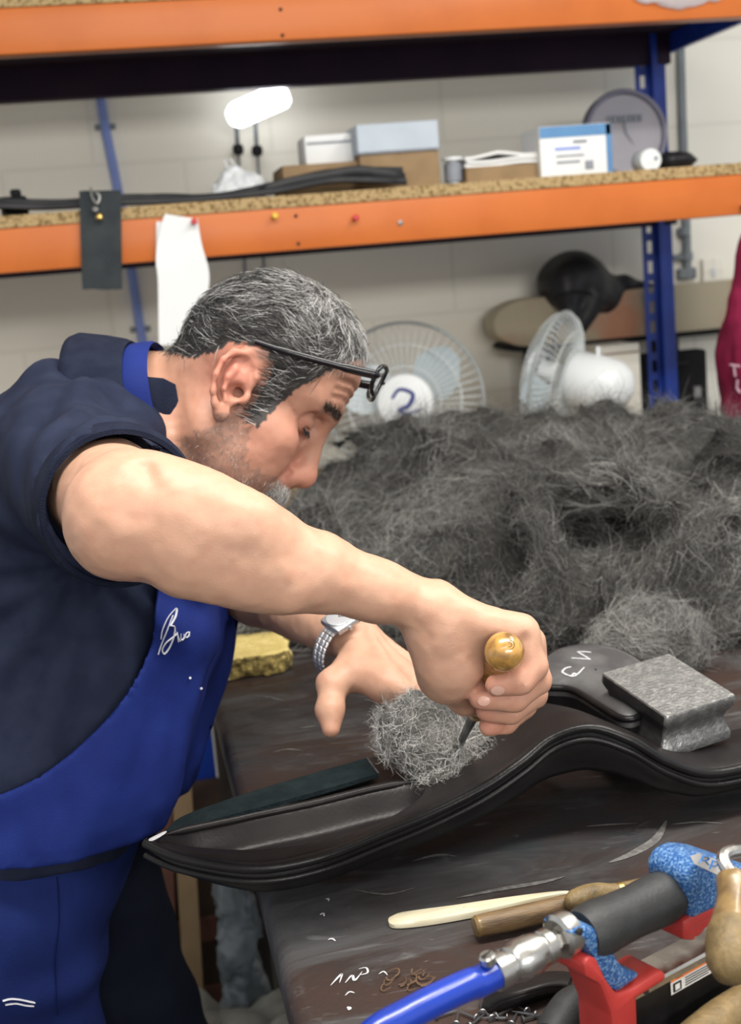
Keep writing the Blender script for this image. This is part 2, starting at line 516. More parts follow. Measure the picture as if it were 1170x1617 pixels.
# ================================================================ shelving rack
RY0, RY1, RXL, RXR = 2.60, 3.25, -1.15, 1.42
rack = thing('shelving_rack', 'longspan shelving rack with orange beams, blue slotted uprights and chipboard decks', 'shelving', (0, RY0, 0))
def upright(x, y, dirx):
    mb = MB(); x -= dirx*.012
    zs = np.arange(.04, 2.30, .05)
    w = .030
    # slotted flange: two strips and rungs between the slots
    mb.box((x - dirx*.030, y, 1.16), (.012, .0025, 2.32)); mb.box((x - dirx*.004, y, 1.16), (.014, .0025, 2.32))
    for z in zs: mb.box((x - dirx*.0175, y, z), (.014, .0025, .020))
    # folded return and second flange
    mb.box((x + dirx*.008, y - .010, 1.16), (.014, .022, 2.32), bev=.001)
    mb.box((x + dirx*.028, y - .004, 1.16), (.028, .003, 2.32), bev=.0008)
    return mb.build('upright', 'rack_blue', rack, world=True, smooth=0)
for (x, y) in ((1.375, 3.215), (1.43, RY0 + .03), (RXL + .03, 3.215), (RXL + .03, RY0 + .03)):
    upright(x, y, 1 if x > 0 else -1)
def beam(y, z0, z1, holes=(), t=.045, m='orange_paint'):
    mb = MB().box(((RXL + RXR)/2, y, (z0+z1)/2), (RXR - RXL, t, z1 - z0), bev=.004, seg=2)
    o = mb.build('beam', m, rack, world=True)
    for (hx, hz) in holes:
        MB().lathe([(.0035, 0), (.0035, .0012), (.0022, .0012), (.0022, -.002)], 12, (hx, y - t/2, hz), (0, -1, 0)).build('rivet_hole', 'bench_side', o, world=True)
    return o
LV = [(.82, .905, .927), (1.466, 1.548, 1.570), (1.854, 1.936, 1.958)]
for i, (z0, z1, zt) in enumerate(LV):
    hs = []
    if i == 1: hs = [(onY(p[0], p[1], RY0)[0], onY(p[0], p[1], RY0)[2]) for p in ((467, 341), (471, 385))]
    if i == 2: hs = [(onY(p[0], p[1], RY0)[0], onY(p[0], p[1], RY0)[2]) for p in ((443, 15), (446, 56))]
    beam(RY0 + .0225, z0, z1, hs); beam(RY1 - .0225, z0, z1, m='under_shelf_shade')  # rear beams take the shade colour instead of orange
    ext = .10 if i == 0 else 0
    MB().box(((RXL+RXR)/2, (RY0+RY1)/2 + ext/2, (z1+zt)/2), (RXR - RXL - .004, RY1 - RY0 + .004 + ext, zt - z1)).build('shelf_board', 'chipboard', rack, world=True, smooth=0)
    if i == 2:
        MB().box(((RXL+RXR)/2, (RY0+RY1)/2, z1 - .006), (RXR - RXL - .01, RY1 - RY0 - .10, .010)).build('deck_shade_sheet', 'under_shelf_shade', rack, world=True, smooth=0)  # dark sheet added under the upper deck as its shade
    MB().box((RXR + .003, (RY0+RY1)/2, (z0+z1)/2 + .01), (.012, RY1 - RY0 - .02, .05)).build('end_rail', 'rack_blue', rack, world=True, smooth=0)

# ================================================================ work bench
BX0, BX1, BY0, BY1, BZ = .068, 1.75, .42, 2.42, .92
bench = thing('work_bench', 'dark brown scuffed workbench with hide-covered top', 'workbench', (BX0, BY0, 0))
mb = MB().box(((BX0+BX1)/2, (BY0+BY1)/2, BZ - .0225), (BX1-BX0, BY1-BY0, .045), bev=.012, seg=3)
mb.build('bench_top', 'bench_hide', bench, world=True)
MB().box((BX0 + .05, (BY0+BY1)/2, BZ - .045 - .05), (.04, BY1-BY0-.1, .10), bev=.003).build('apron_rail', 'bench_side', bench, world=True)
MB().box(((BX0+BX1)/2, BY1 - .06, BZ - .045 - .05), (BX1-BX0-.1, .04, .10), bev=.003).build('apron_rail', 'bench_side', bench, world=True)
for (x, y) in ((BX0 + .06, BY0 + .08), (BX1 - .06, BY0 + .08), (BX1 - .06, BY1 - .08), (BX0 + .06, BY1 - .08)):
    MB().box((x, y, (BZ-.045)/2), (.06, .06, BZ - .045), bev=.004).build('leg', 'bench_side', bench, world=True)
# blue angle-iron leg under the lowest deck of the rack
lx_ = onY(318, 1175, 2.58)[0]
mb = MB(); mb.box((lx_, 2.575, .41), (.045, .004, .82), bev=.001); mb.box((lx_ + .02, 2.592, .41), (.004, .03, .82), bev=.001)
mb.build('support_leg', 'rack_blue', rack, world=True)
# a patch of bare reddish timber where the hide has worn through, and scored scratches
def bench_stroke(name, pts, w, material, z=BZ, parent=None, taper=True):
    P = spline([onZ(a, b, z + .0006) for a, b in pts], max(8, 5 * len(pts)))
    T = unit_rows(np.gradient(P, axis=0)); S = np.cross(T, (0, 0, 1))
    ww = w * (np.sin(np.linspace(.15, math.pi - .15, len(P))) if taper else np.ones(len(P)))[:, None] * .5
    mb = MB().grid(np.stack([P - S*ww, P + S*ww], 1))
    return mb.build(name, material, parent, world=True, smooth=0, fix=False)
def unit_rows(A): return A / (np.linalg.norm(A, axis=1)[:, None] + 1e-12)
mat('scratch', (.16, .155, .15), .7, col2=(.09, .085, .08), scale=160, mix=(.35, .6))
mat('chalk', (.55, .55, .57), .9, col2=(.40, .40, .42), scale=220)
for pts, w in (([(962,1362),(1000,1347),(1035,1325),(1052,1296)], .009), ([(720,1418),(790,1404),(850,1394),(892,1384)], .006), ([(1060,1302),(1100,1298),(1140,1300)], .003),
               ([(925,1305),(960,1302),(1005,1300)], .003), ([(560,1405),(610,1412),(655,1402)], .003), ([(650,1360),(690,1350),(720,1352)], .004),
               ([(398,1098),(425,1101),(450,1107)], .003), ([(440,1122),(462,1120)], .002), ([(470,1150),(500,1146)], .003), ([(430,1188),(455,1183),(480,1186)], .003)):
    bench_stroke('scratch_mark', pts, w, 'scratch', parent=bench)
for pts, w in (([(522,1556),(532,1545),(540,1538),(536,1552)], .0018), ([(545,1552),(556,1540),(560,1548),(572,1534)], .002), ([(566,1530),(578,1528),(580,1536),(566,1540)], .0016),
               ([(545,1572),(552,1566),(560,1568)], .0015), ([(598,1538),(606,1534),(612,1540)], .0014), ([(548,1590),(552,1592),(550,1595)], .003), ([(505,1445),(510,1442),(512,1447)], .0022),
               ([(518,1484),(524,1482),(530,1486)], .002), ([(514,1420),(518,1419),(519,1423)], .002)):
    bench_stroke('chalk_scribble', pts, w, 'chalk', parent=bench)
# ================================================================ things on the middle shelf (z = 1.57)
SZ = 1.570
def SX(px, y=2.75, py=280): return onY(px, py, y)[0]
def carton(name, label, px0, px1, y, h, dep, m, lid=None, z=SZ, cat='box', tint=None):
    x0, x1 = SX(px0, y), SX(px1, y)
    t = thing(name, label, cat, ((x0+x1)/2, y + dep/2, z))
    w = x1 - x0
    MB().box((0, 0, h/2), (w, dep, h), bev=.0015).build('body', m, t)
    for s in (-1, 1):
        MB().box((s*w*.252, 0, h + .0012), (w*.49, dep*.98, .0022)).build('flap', m, t)
    if lid: lid(t, w, dep, h)
    return t
def H(px, py0, py1, y): return abs(onY(px, py0, y)[2] - onY(px, py1, y)[2])
def top_z(px, py, y): return onY(px, py, y)[2]
# low brown box with white paper pack on it
y = 2.72
b1h = top_z(505, 260, y) - SZ
carton('cardboard_box', 'low brown cardboard box carrying a white paper pack on the shelf', 447, 568, y, b1h, .16, 'cardboard')
xa, xb = SX(486, y + .03), SX(566, y + .03)
t = thing('paper_pack', 'white wrapped paper pack lying on a low brown cardboard box', 'paper', ((xa+xb)/2, y + .09, SZ + b1h + .0026))
ph = top_z(525, 212, y + .03) - SZ - b1h
MB().box((0, 0, ph*.5), (xb - xa, .10, ph), bev=.006, seg=2).build('wrapper', 'white_paper', t)
MB().box((0, -.0515, ph*.72), (xb - xa - .012, .002, .004)).build('fold', 'print_grey', t)
# brown box with pale grey lid
y = 2.70
bh = top_z(633, 243, y) - SZ; lh = top_z(633, 195, y) - SZ - bh
def grey_lid(t, w, dep, h):
    MB().box((0, 0, h + .003 + lh/2), (w + .006, dep + .006, lh), bev=.003).build('lid', 'carton_grey', t)
    MB().box((0, -dep/2 - .0038, h + .003 + lh*.06), (w + .004, .001, .004)).build('lid_edge', 'print_grey', t)
carton('lidded_box', 'brown shelf box with a tall pale blue-grey lid', 570, 695, y, bh, .2, 'cardboard', grey_lid)
# small white spool and dark clip beside it
y = 2.74
t = thing('thread_spool', 'white thread spool with dark winding between two cartons on the shelf', 'spool', (SX(716, y), y, SZ))
MB().lathe([(.022, 0), (.022, .006), (.012, .008), (.012, .052), (.022, .054), (.022, .060)], 20).build('core', 'white_plastic', t)
MB().lathe([(.012, .010), (.0185, .012), (.0185, .048), (.012, .050)], 20).build('winding', 'print_grey', t)
# brown tray box with loose white papers
y = 2.71
bh2 = top_z(800, 262, y) - SZ
t = carton('tray_box', 'shallow brown box with white papers heaped on top, beside a blue-edged carton', 737, 858, y, bh2, .18, 'cardboard')
w = SX(858, y) - SX(737, y)
for i, (dx, dz, ry, s) in enumerate(((0, .006, 0, 1.0), (.002, .014, .02, .98), (-.004, .021, -.05, .95))):
    xc = (SX(858, y) + SX(737, y))/2
    p = thing('paper_sheaf', ['lowest sheaf of white papers lying on the shallow brown box', 'middle sheaf of white papers on the shallow brown box', 'uppermost bent sheaf of white paper on the shallow brown box'][i], 'paper', (xc + dx, y + .09, SZ + bh2 + .0026 + dz - .006))
    nx = 12; Pp = np.zeros((nx, 2, 3))
    u = np.linspace(-w*.5*s, w*.5*s, nx)
    z = (.002*np.sin(u*40) if i < 2 else .009*np.maximum(0, 1 - np.abs(u + .005)/.055))
    for k, yy in enumerate((-.085, .085)): Pp[:, k] = np.stack([u, np.full(nx, yy), z], 1)
    top = Pp.copy(); top[..., 2] += .006
    ring = np.concatenate([Pp[:, 0:1], top[:, 0:1], top[:, 1:2], Pp[:, 1:2]], 1)
    m_ = MB().grid(ring, cv=True); m_.f += [(0,1,2,3), tuple((nx-1)*4 + k for k in (3,2,1,0))]
    m_.build('sheets', 'white_paper', p)
# blue-edged white carton
y = 2.69
hb = top_z(910, 197, y) - SZ; x0, x1 = SX(855, y), SX(968, y)
t = thing('printed_carton', 'white printed carton with bright blue borders on the shelf', 'box', ((x0+x1)/2, y + .06, SZ))
wb = x1 - x0
MB().box((0, 0, hb/2), (wb, .12, hb), bev=.0015).build('body', 'white_paper', t)
MB().box((0, -.0606, hb - .012), (wb - .002, .0015, .022)).build('blue_border', 'carton_blue', t)
MB().box((wb/2 - .006, -.0606, hb/2), (.011, .0015, hb - .004)).build('blue_border', 'carton_blue', t)
MB().box((wb/2 + .0006, 0, hb/2), (.0012, .118, hb - .004)).build('blue_side', 'carton_blue', t)
for k, (dx, dz, ww, hh) in enumerate(((-.02, .30, .05, .005), (-.015, .42, .06, .004), (.03, .22, .018, .018), (-.02, .56, .055, .006), (.01, .68, .03, .006))):
    MB().box((dx*.9, -.0606, hb*dz), (ww, .001, hh)).build('printed_line', 'print_grey' if k != 3 else 'hose_pale', t)
# large grey disc leaning against the wall behind the post
y = 3.02
c = onY(985, 200, y); rad = (onY(985, 128, y)[2] - onY(985, 271, y)[2])/2
t = thing('wall_clock', 'round grey clock-like disc with dark rim propped behind the blue upright', 'disc', (c[0], y, SZ))
o_ = (0, 0, rad + .006)
tilt = unit((0, -1, .12))
MB().lathe([(rad*.86, .006), (rad*.9, .018), (rad*.97, .02), (rad, .012), (rad, -.012), (0.001, -.014)], 40, o_, tilt).build('rim', 'grey_disc_rim', t)
MB().lathe([(0.001, .009), (rad*.5, .009), (rad*.87, .008), (rad*.87, .004)], 40, o_, tilt).build('face', 'grey_disc', t)
for (a, l, w_) in ((100, .62, .006), (-58, .55, .008)):
    d = np.array([math.cos(math.radians(a)), 0, math.sin(math.radians(a))])
    MB().tube([np.array(o_) + tilt*.012, np.array(o_) + tilt*.012 + d*rad*l*.6], [.003, .0012], 6).build('hand', 'print_grey', t)
for k in range(7):
    MB().box(np.array(o_) + np.array([(k-3)*.0125, -.0105, rad*.33]), (.008 + .003*(k % 2), .002, .016)).build('letter_block', 'print_grey', t)
# white roll seen end-on
y = 2.68
c = onY(1028, 254, y); rr = (onY(1028, 234, y)[2] - SZ)/2
t = thing('white_tape_roll', 'white tape roll standing on edge beside the blue upright', 'roll', (c[0], y, SZ))
MB().lathe([(.008, -.001), (.009, .0), (rr*.96, 0), (rr, .002), (rr, .05), (rr*.96, .052), (.009, .052), (.008, .053)], 32, (0, 0, rr), (0, 1, 0)).build('tape', 'white_plastic', t)
MB().lathe([(.0045, -.0015), (.0045, .002)], 14, (rr*.45, 0, rr*1.1), (0, 1, 0)).build('core_mark', 'print_grey', t)
# dark glove-like pouch at the right end
y = 2.72
mb = MB()
xs = np.linspace(SX(1050, y), SX(1112, y), 12)
t = thing('dark_pouch', 'dark navy soft pouch lying past the tape roll on the shelf', 'pouch', (xs.mean(), y + .03, SZ))
prof = np.array([.4, .85, 1, 1, .98, 1, 1, .95, .85, .62, .35, .05])
hh = (onY(1080, 236, y)[2] - SZ)
ring = np.array([[[x - xs.mean(), .035*p*math.cos(a), hh*.5 + hh*.5*p*math.sin(a)*(1 if math.sin(a) > 0 else .96)] for a in np.linspace(0, 2*math.pi, 14, endpoint=False)] for x, p in zip(xs, prof)])
ring[..., 2] = np.maximum(ring[..., 2], .0006)
m_ = MB().grid(ring, cv=True); m_.f += [tuple(range(14)), tuple(11*14 + k for k in range(14))[::-1]]
m_.build('pouch_body', 'black_leather', t, smooth=60)
MB().tube([(x - xs.mean(), -.036*p, hh*.5) for x, p in zip(xs[1:-1], prof[1:-1])], .0016, 6).build('seam', 'black_matte', t)

# black leather straps lying along the shelf front
def strap(name, label, pts, w, th, y, m='black_leather', seed=0):
    P = spline([(onY(a, b, y)[0], y + dy, max(onY(a, b, y)[2], SZ + th*.6)) for a, b, dy in pts], 40)
    t = thing(name, label, 'strap', (P[len(P)//2][0], y, SZ))
    V = []
    for i, p in enumerate(P):
        e = math.sin(min(1, max(.12, min(i, len(P)-1-i)/4))*math.pi/2)
        V.append([p + np.array([0, a*w*.5*e, b*th*.5]) for a, b in ((-1,-.7),(-.8,-1),(.8,-1),(1,-.7),(1,.7),(.8,1),(-.8,1),(-1,.7))])
    m_ = MB().grid(np.array(V), cv=True); n = 8
    m_.f += [tuple(range(n)), tuple((len(P)-1)*n + k for k in range(n))[::-1]]
    m_.build('strap_body', m, t, world=True)
    return t
ST = 'leather straps lying along the shelf front'
def st_parts(t, pts, y, m):
    P = spline([(onY(a, b, y)[0], y + dy, max(onY(a, b, y)[2], SZ + .004)) for a, b, dy in pts], 40)
    MB().tube(P + np.array([0, -.001, .0035]), .0011, 5).build('stitching', m, t, world=True)
p = [(-60,322,0),(60,326,.01),(180,320,0),(300,316,.01),(430,302,0),(530,284,.01),(642,287,0)]
t = strap('leather_strap', 'long black leather strap whose wide end reaches the lidded box', p, .035, .012, 2.628, seed=1)
st_parts(t, p, 2.628, 'black_matte')
p = [(-60,316,0),(90,322,0),(200,313,.01),(330,313,0),(420,296,.01),(520,274,0),(636,270,0)]
t = strap('leather_strap', 'thicker black leather strap lying behind the longest one on the shelf', p, .03, .016, 2.665, seed=2); st_parts(t, p, 2.665, 'black_matte')
p = [(410,303,0),(450,290,0),(510,278,.004),(570,270,0),(640,281,.0)]
t = strap('leather_strap', 'short broad black leather strap piled nearest the low brown box', p, .02, .02, 2.650, seed=3); st_parts(t, p, 2.650, 'black_matte')
p = [(195,312,0),(260,309,0),(330,311,0),(380,308,0)]
t = strap('leather_strap', 'thin dark strap end lying left of the white plastic bag', p, .015, .006, 2.70, seed=4); st_parts(t, p, 2.70, 'black_matte')
# small dark buckle block at the left end
c = onY(22, 318, 2.69)
t = thing('buckle_block', 'small black buckle block on the straps at the shelf left', 'buckle', (c[0], 2.69, SZ))
mb = MB(); mb.box((0, 0, .02), (.05, .03, .04), bev=.006, seg=2); mb.box((.005, 0, .046), (.02, .02, .014), bev=.003); mb.build('block', 'black_matte', t)
MB().tube([(-.02, -.017, .008), (.02, -.017, .008), (.02, -.017, .032), (-.02, -.017, .032)], .002, 6, closed=True).build('wire_frame', 'screw_steel', t)
# crumpled white plastic bag
S = SDF(); y = 2.80
cb = onY(372, 283, y)
for k in range(7):
    a = k*1.3
    S.ell(np.array([cb[0] + .028*math.cos(a), y + .02*math.sin(a*1.7), SZ + .022 + .012*math.sin(a*2.1)]), (.032, .025, .028 + .008*math.sin(a)), k=.02)
S.ell((cb[0] - .004, y, SZ + .05), (.026, .02, .032), k=.02)
S.disp = lambda P: .006*np.abs(vnoise(P*45, 3)) + .003*vnoise(P*110, 4)
S.post = lambda d, P: np.maximum(d, SZ + .001 - P[:, 2])
V, Fq = S.mesh(.004)
t = thing('plastic_bag', 'crumpled white plastic bag on the shelf under the wall lamp', 'bag', (cb[0], y, SZ))
link('bag_film', fast_mesh('bag_film', V, Fq), 'white_plastic', t, world=True)
MB().tube([(cb[0]-.012, y-.005, SZ+.07), (cb[0]-.02, y, SZ+.088), (cb[0]-.006, y+.003, SZ+.092), (cb[0]+.004, y, SZ+.074)], .002, 6).build('bag_handle', 'white_plastic', t, world=True)

# ================================================================ on the beams
# swatch hanging from a hook
y = RY0 - .012
A = [onY(*p, y) for p in ((125, 302), (191, 301), (193, 457), (130, 457))]
t = thing('leather_swatch', 'dark grey leather swatch hanging on a hook from the orange beam', 'leather swatch', A[3])
cen = np.mean(A, 0)
Pg = np.zeros((14, 8, 3))
for i in range(14):
    for j in range(8):
        u, v = j/7, i/13
        q = (A[0]*(1-u) + A[1]*u)*(1-v) + (A[3]*(1-u) + A[2]*u)*v
        Pg[i, j] = q + np.array([0, -.004 + .004*math.sin(v*5 + u*2), .001*math.sin(u*9)])
bk = Pg + np.array([0, .003, 0])
ring = np.concatenate([Pg, bk[:, ::-1]], 1)
m_ = MB().grid(ring, cv=True); m_.f += [tuple(range(16)), tuple(13*16 + k for k in range(16))[::-1]]
m_.build('hide_piece', 'swatch', t, world=True)
h0 = onY(150, 322, y - .012)
MB().tube(spline([h0 + np.array(d) for d in ((-.004, .004, .030), (-.004, -.006, .012), (.004, -.01, 0), (.010, -.008, .012), (.004, -.006, .020))], 24), .0022, 8).build('hook', 'screw_steel', t, world=True)
MB().lathe([(.0, .0), (.006, .001), (.007, .004), (.004, .008), (.0, .009)], 14, onY(157, 343, y - .012), (0, -1, .2)).build('stud', 'brass', t, world=True)
MB().lathe([(.002, -.01), (.006, .0), (.006, .004), (.003, .006)], 10, onY(150, 331, y - .014), (0, -1, .5)).build('clip', 'screw_steel', t, world=True)
# white paper pinned over the beam
y = RY0 - .010
out = [(262, 337), (300, 343), (312, 346), (318, 385), (330, 430), (322, 480), (320, 532), (250, 540), (249, 430), (246, 410), (250, 372), (258, 360)]
t = thing('paper_note', 'long white paper note pinned to the orange beam beside the swatch', 'paper', onY(285, 540, y))
L_ = spline([onY(*p, y) for p in ((260, 338), (252, 365), (246, 405), (249, 440), (250, 490), (251, 545))], 18)
R_ = spline([onY(*p, y) for p in ((312, 346), (318, 385), (330, 430), (327, 470), (322, 505), (318, 545))], 18)
Pg = np.zeros((18, 8, 3))
for i in range(18):
    for j in range(8):
        u = j/7; Pg[i, j] = L_[i]*(1-u) + R_[i]*u + np.array([0, -.004 - .006*math.sin(u*7 + i*.25)*(i/18), 0])
bk = Pg + np.array([0, .0012, 0])
m_ = MB().grid(np.concatenate([Pg, bk[:, ::-1]], 1), cv=True); m_.f += [tuple(range(16)), tuple(17*16 + k for k in range(16))[::-1]]
m_.build('sheet', 'white_paper', t, world=True)
L2 = [onY(*p, y + .004) for p in ((247, 350), (256, 350), (256, 420), (246, 422))]
MB().grid(np.array([[L2[0], L2[1]], [L2[3], L2[2]]])).build('under_sheet', 'white_paper', t, world=True)
def pin(label, px, py, m, yy=RY0 - .001):
    c = onY(px, py, yy)
    t = thing('push_pin', label, 'push pin', c)
    MB().lathe([(.0042, .0), (.0045, .002), (.0026, .004), (.0026, .009), (.0058, .012), (.0062, .015), (.004, .0175), (.0, .018)], 16, (0, 0, 0), (0, -1, .05)).build('pin_head', m, t)
    MB().tube([(0, .001, 0), (0, -.004, 0)], .0007, 6).build('needle', 'screw_steel', t)
pin('red push pin holding the white paper note on the beam', 306, 351, 'pin_red', RY0 - .016)
pin('yellow push pin stuck alone in the orange beam', 433, 342, 'pin_yellow')
pin('red push pin stuck alone in the orange beam', 560, 345, 'pin_red')
c = onY(632, 352, RY0)
t = thing('beam_screw', 'dull steel screw head driven into the orange beam', 'screw', c)
MB().lathe([(.005, 0), (.0055, .0015), (.0045, .0035), (.0, .004)], 16, (0, 0, 0), (0, -1, 0)).build('screw_head', 'screw_steel', t)
MB().box((0, -.0042, 0), (.008, .0006, .001)).build('slot', 'bench_side', t)
# clear wrapper hanging over the upper beam
S = SDF(); y = RY0 - .014
for a, b, r in ((1030, -12, .022), (1075, -6, .024), (1115, -14, .022)):
    c = onY(a, b, y + .012); S.ell(c, (.045, .017, r), k=.02)
for a in (1030, 1075, 1115):
    c = onY(a, -40, y + .05); S.ell((c[0], y + .07, LV[2][2] + .022), (.05, .07, .028), k=.03)
S.disp = lambda P: .003*vnoise(P*60, 9)
S.post = lambda d, P: np.maximum(d, np.minimum(LV[2][2] + .001 - P[:, 2], P[:, 1] - (RY0 - .001)))
V, Fq = S.mesh(.004)
t = thing('clear_wrapper', 'clear plastic wrapper sagging over the uppermost orange beam', 'plastic wrapper', onY(1075, -10, y))
link('film', fast_mesh('film', V, Fq), 'clear_plastic', t, world=True)

# ================================================================ on the back wall
WY = 3.40
P = [onY(158, 150, WY - .012), onY(166, 200, WY - .012), onY(186, 300, WY - .012), onY(208, 430, WY - .012), onY(222, 520, WY - .012), onY(240, 620, WY - .012), onY(262, 760, WY-.012)]
P = [P[0] + (P[0] - P[1])*3] + P
t = thing('air_hose', 'pale blue air hose running down the cream wall behind the shelf', 'hose', P[-1])
MB().tube(spline(P, 40), .0115, 10).build('hose_line', 'hose_pale', t, world=True)
for k in (2, 5):
    c = P[k]; MB().box(c + np.array([0, .006, 0]), (.05, .012, .014), bev=.002).build('wall_clip', 'conduit', t, world=True)
# grey conduit near the post
t = thing('wall_conduit', 'thin grey conduit pipe on the wall right of the blue upright', 'pipe', onY(1088, 440, WY))
pts = [onY(1074, 60, WY - .014), onY(1078, 200, WY - .014), onY(1083, 330, WY - .014), onY(1086, 440, WY - .014)]
pts[0] = pts[0] + (pts[0]-pts[1])*2
MB().tube(spline(pts, 20), .011, 10).build('pipe_run', 'conduit', t, world=True)
for (a, b) in ((1080, 366), (1084, 405)):
    MB().lathe([(.013, -.012), (.017, -.010), (.017, .010), (.013, .012)], 14, onY(a, b, WY - .014), (0, 0, 1)).build('coupling', 'conduit', t, world=True)
MB().tube([onY(1083, 405, WY - .014), onY(1068, 407, WY - .02), onY(1062, 407, WY - .02)], .008, 8).build('side_branch', 'conduit', t, world=True)
MB().box(onY(1084, 432, WY - .012), (.05, .024, .03), bev=.004).build('end_box', 'conduit', t, world=True)
c = onY(1125, 430, WY - .01)
t = thing('wall_socket', 'small pale switch plate on the wall right of the conduit', 'switch', c)
MB().box((0, 0, 0), (.06, .012, .075), bev=.003).build('plate', 'wall_paint', t); MB().box((0, -.008, 0), (.012, .006, .022), bev=.001).build('rocker', 'white_plastic', t)
# lamp on a wall arm with two drop rods
c0, c1 = onY(376, 181, WY - .10), onY(446, 150, WY - .14)
t = thing('tube_lamp', 'glowing white tube lamp fixed to the wall between the shelves', 'lamp', (c0 + c1)/2)
ax = unit(c1 - c0); ln = np.linalg.norm(c1 - c0)
r0 = .031
prof = [(0.001, -.028), (r0*.55, -.024), (r0*.88, -.012), (r0, 0)] + [(r0, ln*k/4) for k in range(1, 5)] + [(r0*.7, ln + .012), (.001, ln + .016)]
MB().lathe(prof, 24, c0, ax).build('diffuser', 'tube_light', t, world=True, smooth=60)
nb = unit(np.cross(ax, (0, 1, 0)))
for (px, py0, py1) in ((372, 200, 236), (402, 200, 238)):
    top = onY(px, py0 - 20, WY - .07); bot = onY(px + 4, py1, WY - .03)
    MB().tube([top, bot + np.array([0, 0, .01])], .0055, 8).build('drop_rod', 'conduit', t, world=True)
    MB().lathe([(.004, -.014), (.012, -.010), (.014, 0), (.012, .010), (.004, .014)], 14, bot, (0, 0, 1)).build('rod_knob', 'black_matte', t, world=True)
    MB().tube([bot, onY(px + 10, py1 + 70, WY - .012), onY(px + 15, py1 + 200, WY - .012)], .0035, 6).build('cord', 'conduit', t, world=True)
MB().box(c0*.5 + c1*.5 + np.array([0, .09, .0]), (.03, .14, .03), bev=.004).build('wall_bracket', 'white_plastic', t, world=True)

# ================================================================ behind the wool: lower deck of the rack (z = .927)
DZ = .9275
def fan(name, label, c, facing, rad, zdeck, logo=False, seed=0):
    c = np.asarray(c, float)
    t = thing(name, label, 'fan', (c[0], c[1], zdeck))
    f = unit(facing); u = unit(np.cross((0, 0, 1), f)); v = np.cross(f, u)
    mb = MB()
    def cage(depth, sgn, nm):
        mb = MB()
        for k in range(56):
            a = 2*math.pi*k/56; d = math.cos(a)*u + math.sin(a)*v
            pts = [c + d*rad*s + f*sgn*depth*math.sqrt(max(0, 1 - s**2.4)) for s in (.30, .5, .7, .85, .95, 1.)]
            mb.tube(pts, .0011, 4, cap=False)
        for s in (.45, .72, 1.0):
            dd = f*sgn*depth*math.sqrt(max(0, 1 - s**2.4))
            mb.tube([c + dd + (math.cos(a)*u + math.sin(a)*v)*rad*s for a in np.linspace(0, 2*math.pi, 48, endpoint=False)], .0013 if s < 1 else .004, 6, closed=True)
        return mb.build(nm, 'cage_wire', t, world=True)
    cage(.05, 1, 'front_cage'); cage(.045, -1, 'rear_cage')
    MB().lathe([(.001, .056), (rad*.20, .055), (rad*.34, .052), (rad*.36, .046), (rad*.34, .040)], 32, c, f).build('badge', 'white_plastic', t, world=True)
    if logo:
        b = c + f*.0565
        pts = [b + (math.cos(a)*u*1.15 + math.sin(a)*v)*rad*.15 for a in np.linspace(-2.4, 2.9, 26)]
        MB().tube(spline([b - u*rad*.16 + v*rad*.06, b - u*rad*.06 + v*rad*.17, b + u*rad*.10 + v*rad*.10, b + u*rad*.04 - v*rad*.04, b - u*rad*.09 - v*rad*.09, b + u*rad*.02 - v*rad*.14, b + u*rad*.17 - v*rad*.10], 30),
                  np.concatenate([np.linspace(.003, .0055, 15), np.linspace(.0055, .002, 15)]), 6, flat=.3, upv=f).build('badge_mark', 'print_blue', t, world=True)
    for k in range(3):
        a0 = 2*math.pi*k/3 + .5 + seed
        g = np.zeros((8, 10, 3))
        for i in range(8):
            s = .22 + .66*i/7
            half = .55*math.sin(math.pi*(.18 + .74*i/7))/ (.55 + s*.6)
            for j in range(10):
                w = (j/9 - .5)*2
                a = a0 + half*w + .25*s
                g[i, j] = c + (math.cos(a)*u + math.sin(a)*v)*rad*s + f*(.012 + .016*w)
        m_ = MB().grid(g); m_.grid(g + f*.0015); m_.build('blade', 'fan_blade', t, world=True, fix=False)
    MB().lathe([(.001, .03), (.022, .03), (.024, .01), (.022, -.01)], 20, c, f).build('hub', 'white_plastic', t, world=True)
    MB().lathe([(.02, -.03), (.050, -.04), (.061, -.055), (.063, -.11), (.058, -.150), (.042, -.175), (.016, -.186), (.001, -.188)], 28, c, f).build('motor_housing', 'white_plastic', t, world=True)
    MB().tube([c - f*.11 + np.array([0, 0, .054]), c - f*.11 + np.array([0, 0, .082])], [.004, .005], 10).build('swing_knob', 'white_plastic', t, world=True)
    b = c - f*.085
    MB().tube([b - np.array([0, 0, .045]), [b[0], b[1], zdeck + .02]], [.02, .024], 14).build('stem', 'white_plastic', t, world=True)
    MB().lathe([(.095, .0), (.098, .008), (.085, .018), (.03, .026), (.02, .04)], 36, (b[0], b[1], zdeck), (0, 0, 1)).build('base', 'white_plastic', t, world=True)
    return t
y = 2.92
hub = onY(640, 634, y)
fan('desk_fan', 'white desk fan facing the room with dark blue swirl on its hub', hub, (-.22, -1, .06), .176, DZ, True)
y = 2.86
hub = onY(874, 588, y)
fan('desk_fan', 'white desk fan turned sideways, motor housing to the right, behind the wool', hub, (-.74, .60, .26), .138, DZ, seed=.8)
fan2 = hub
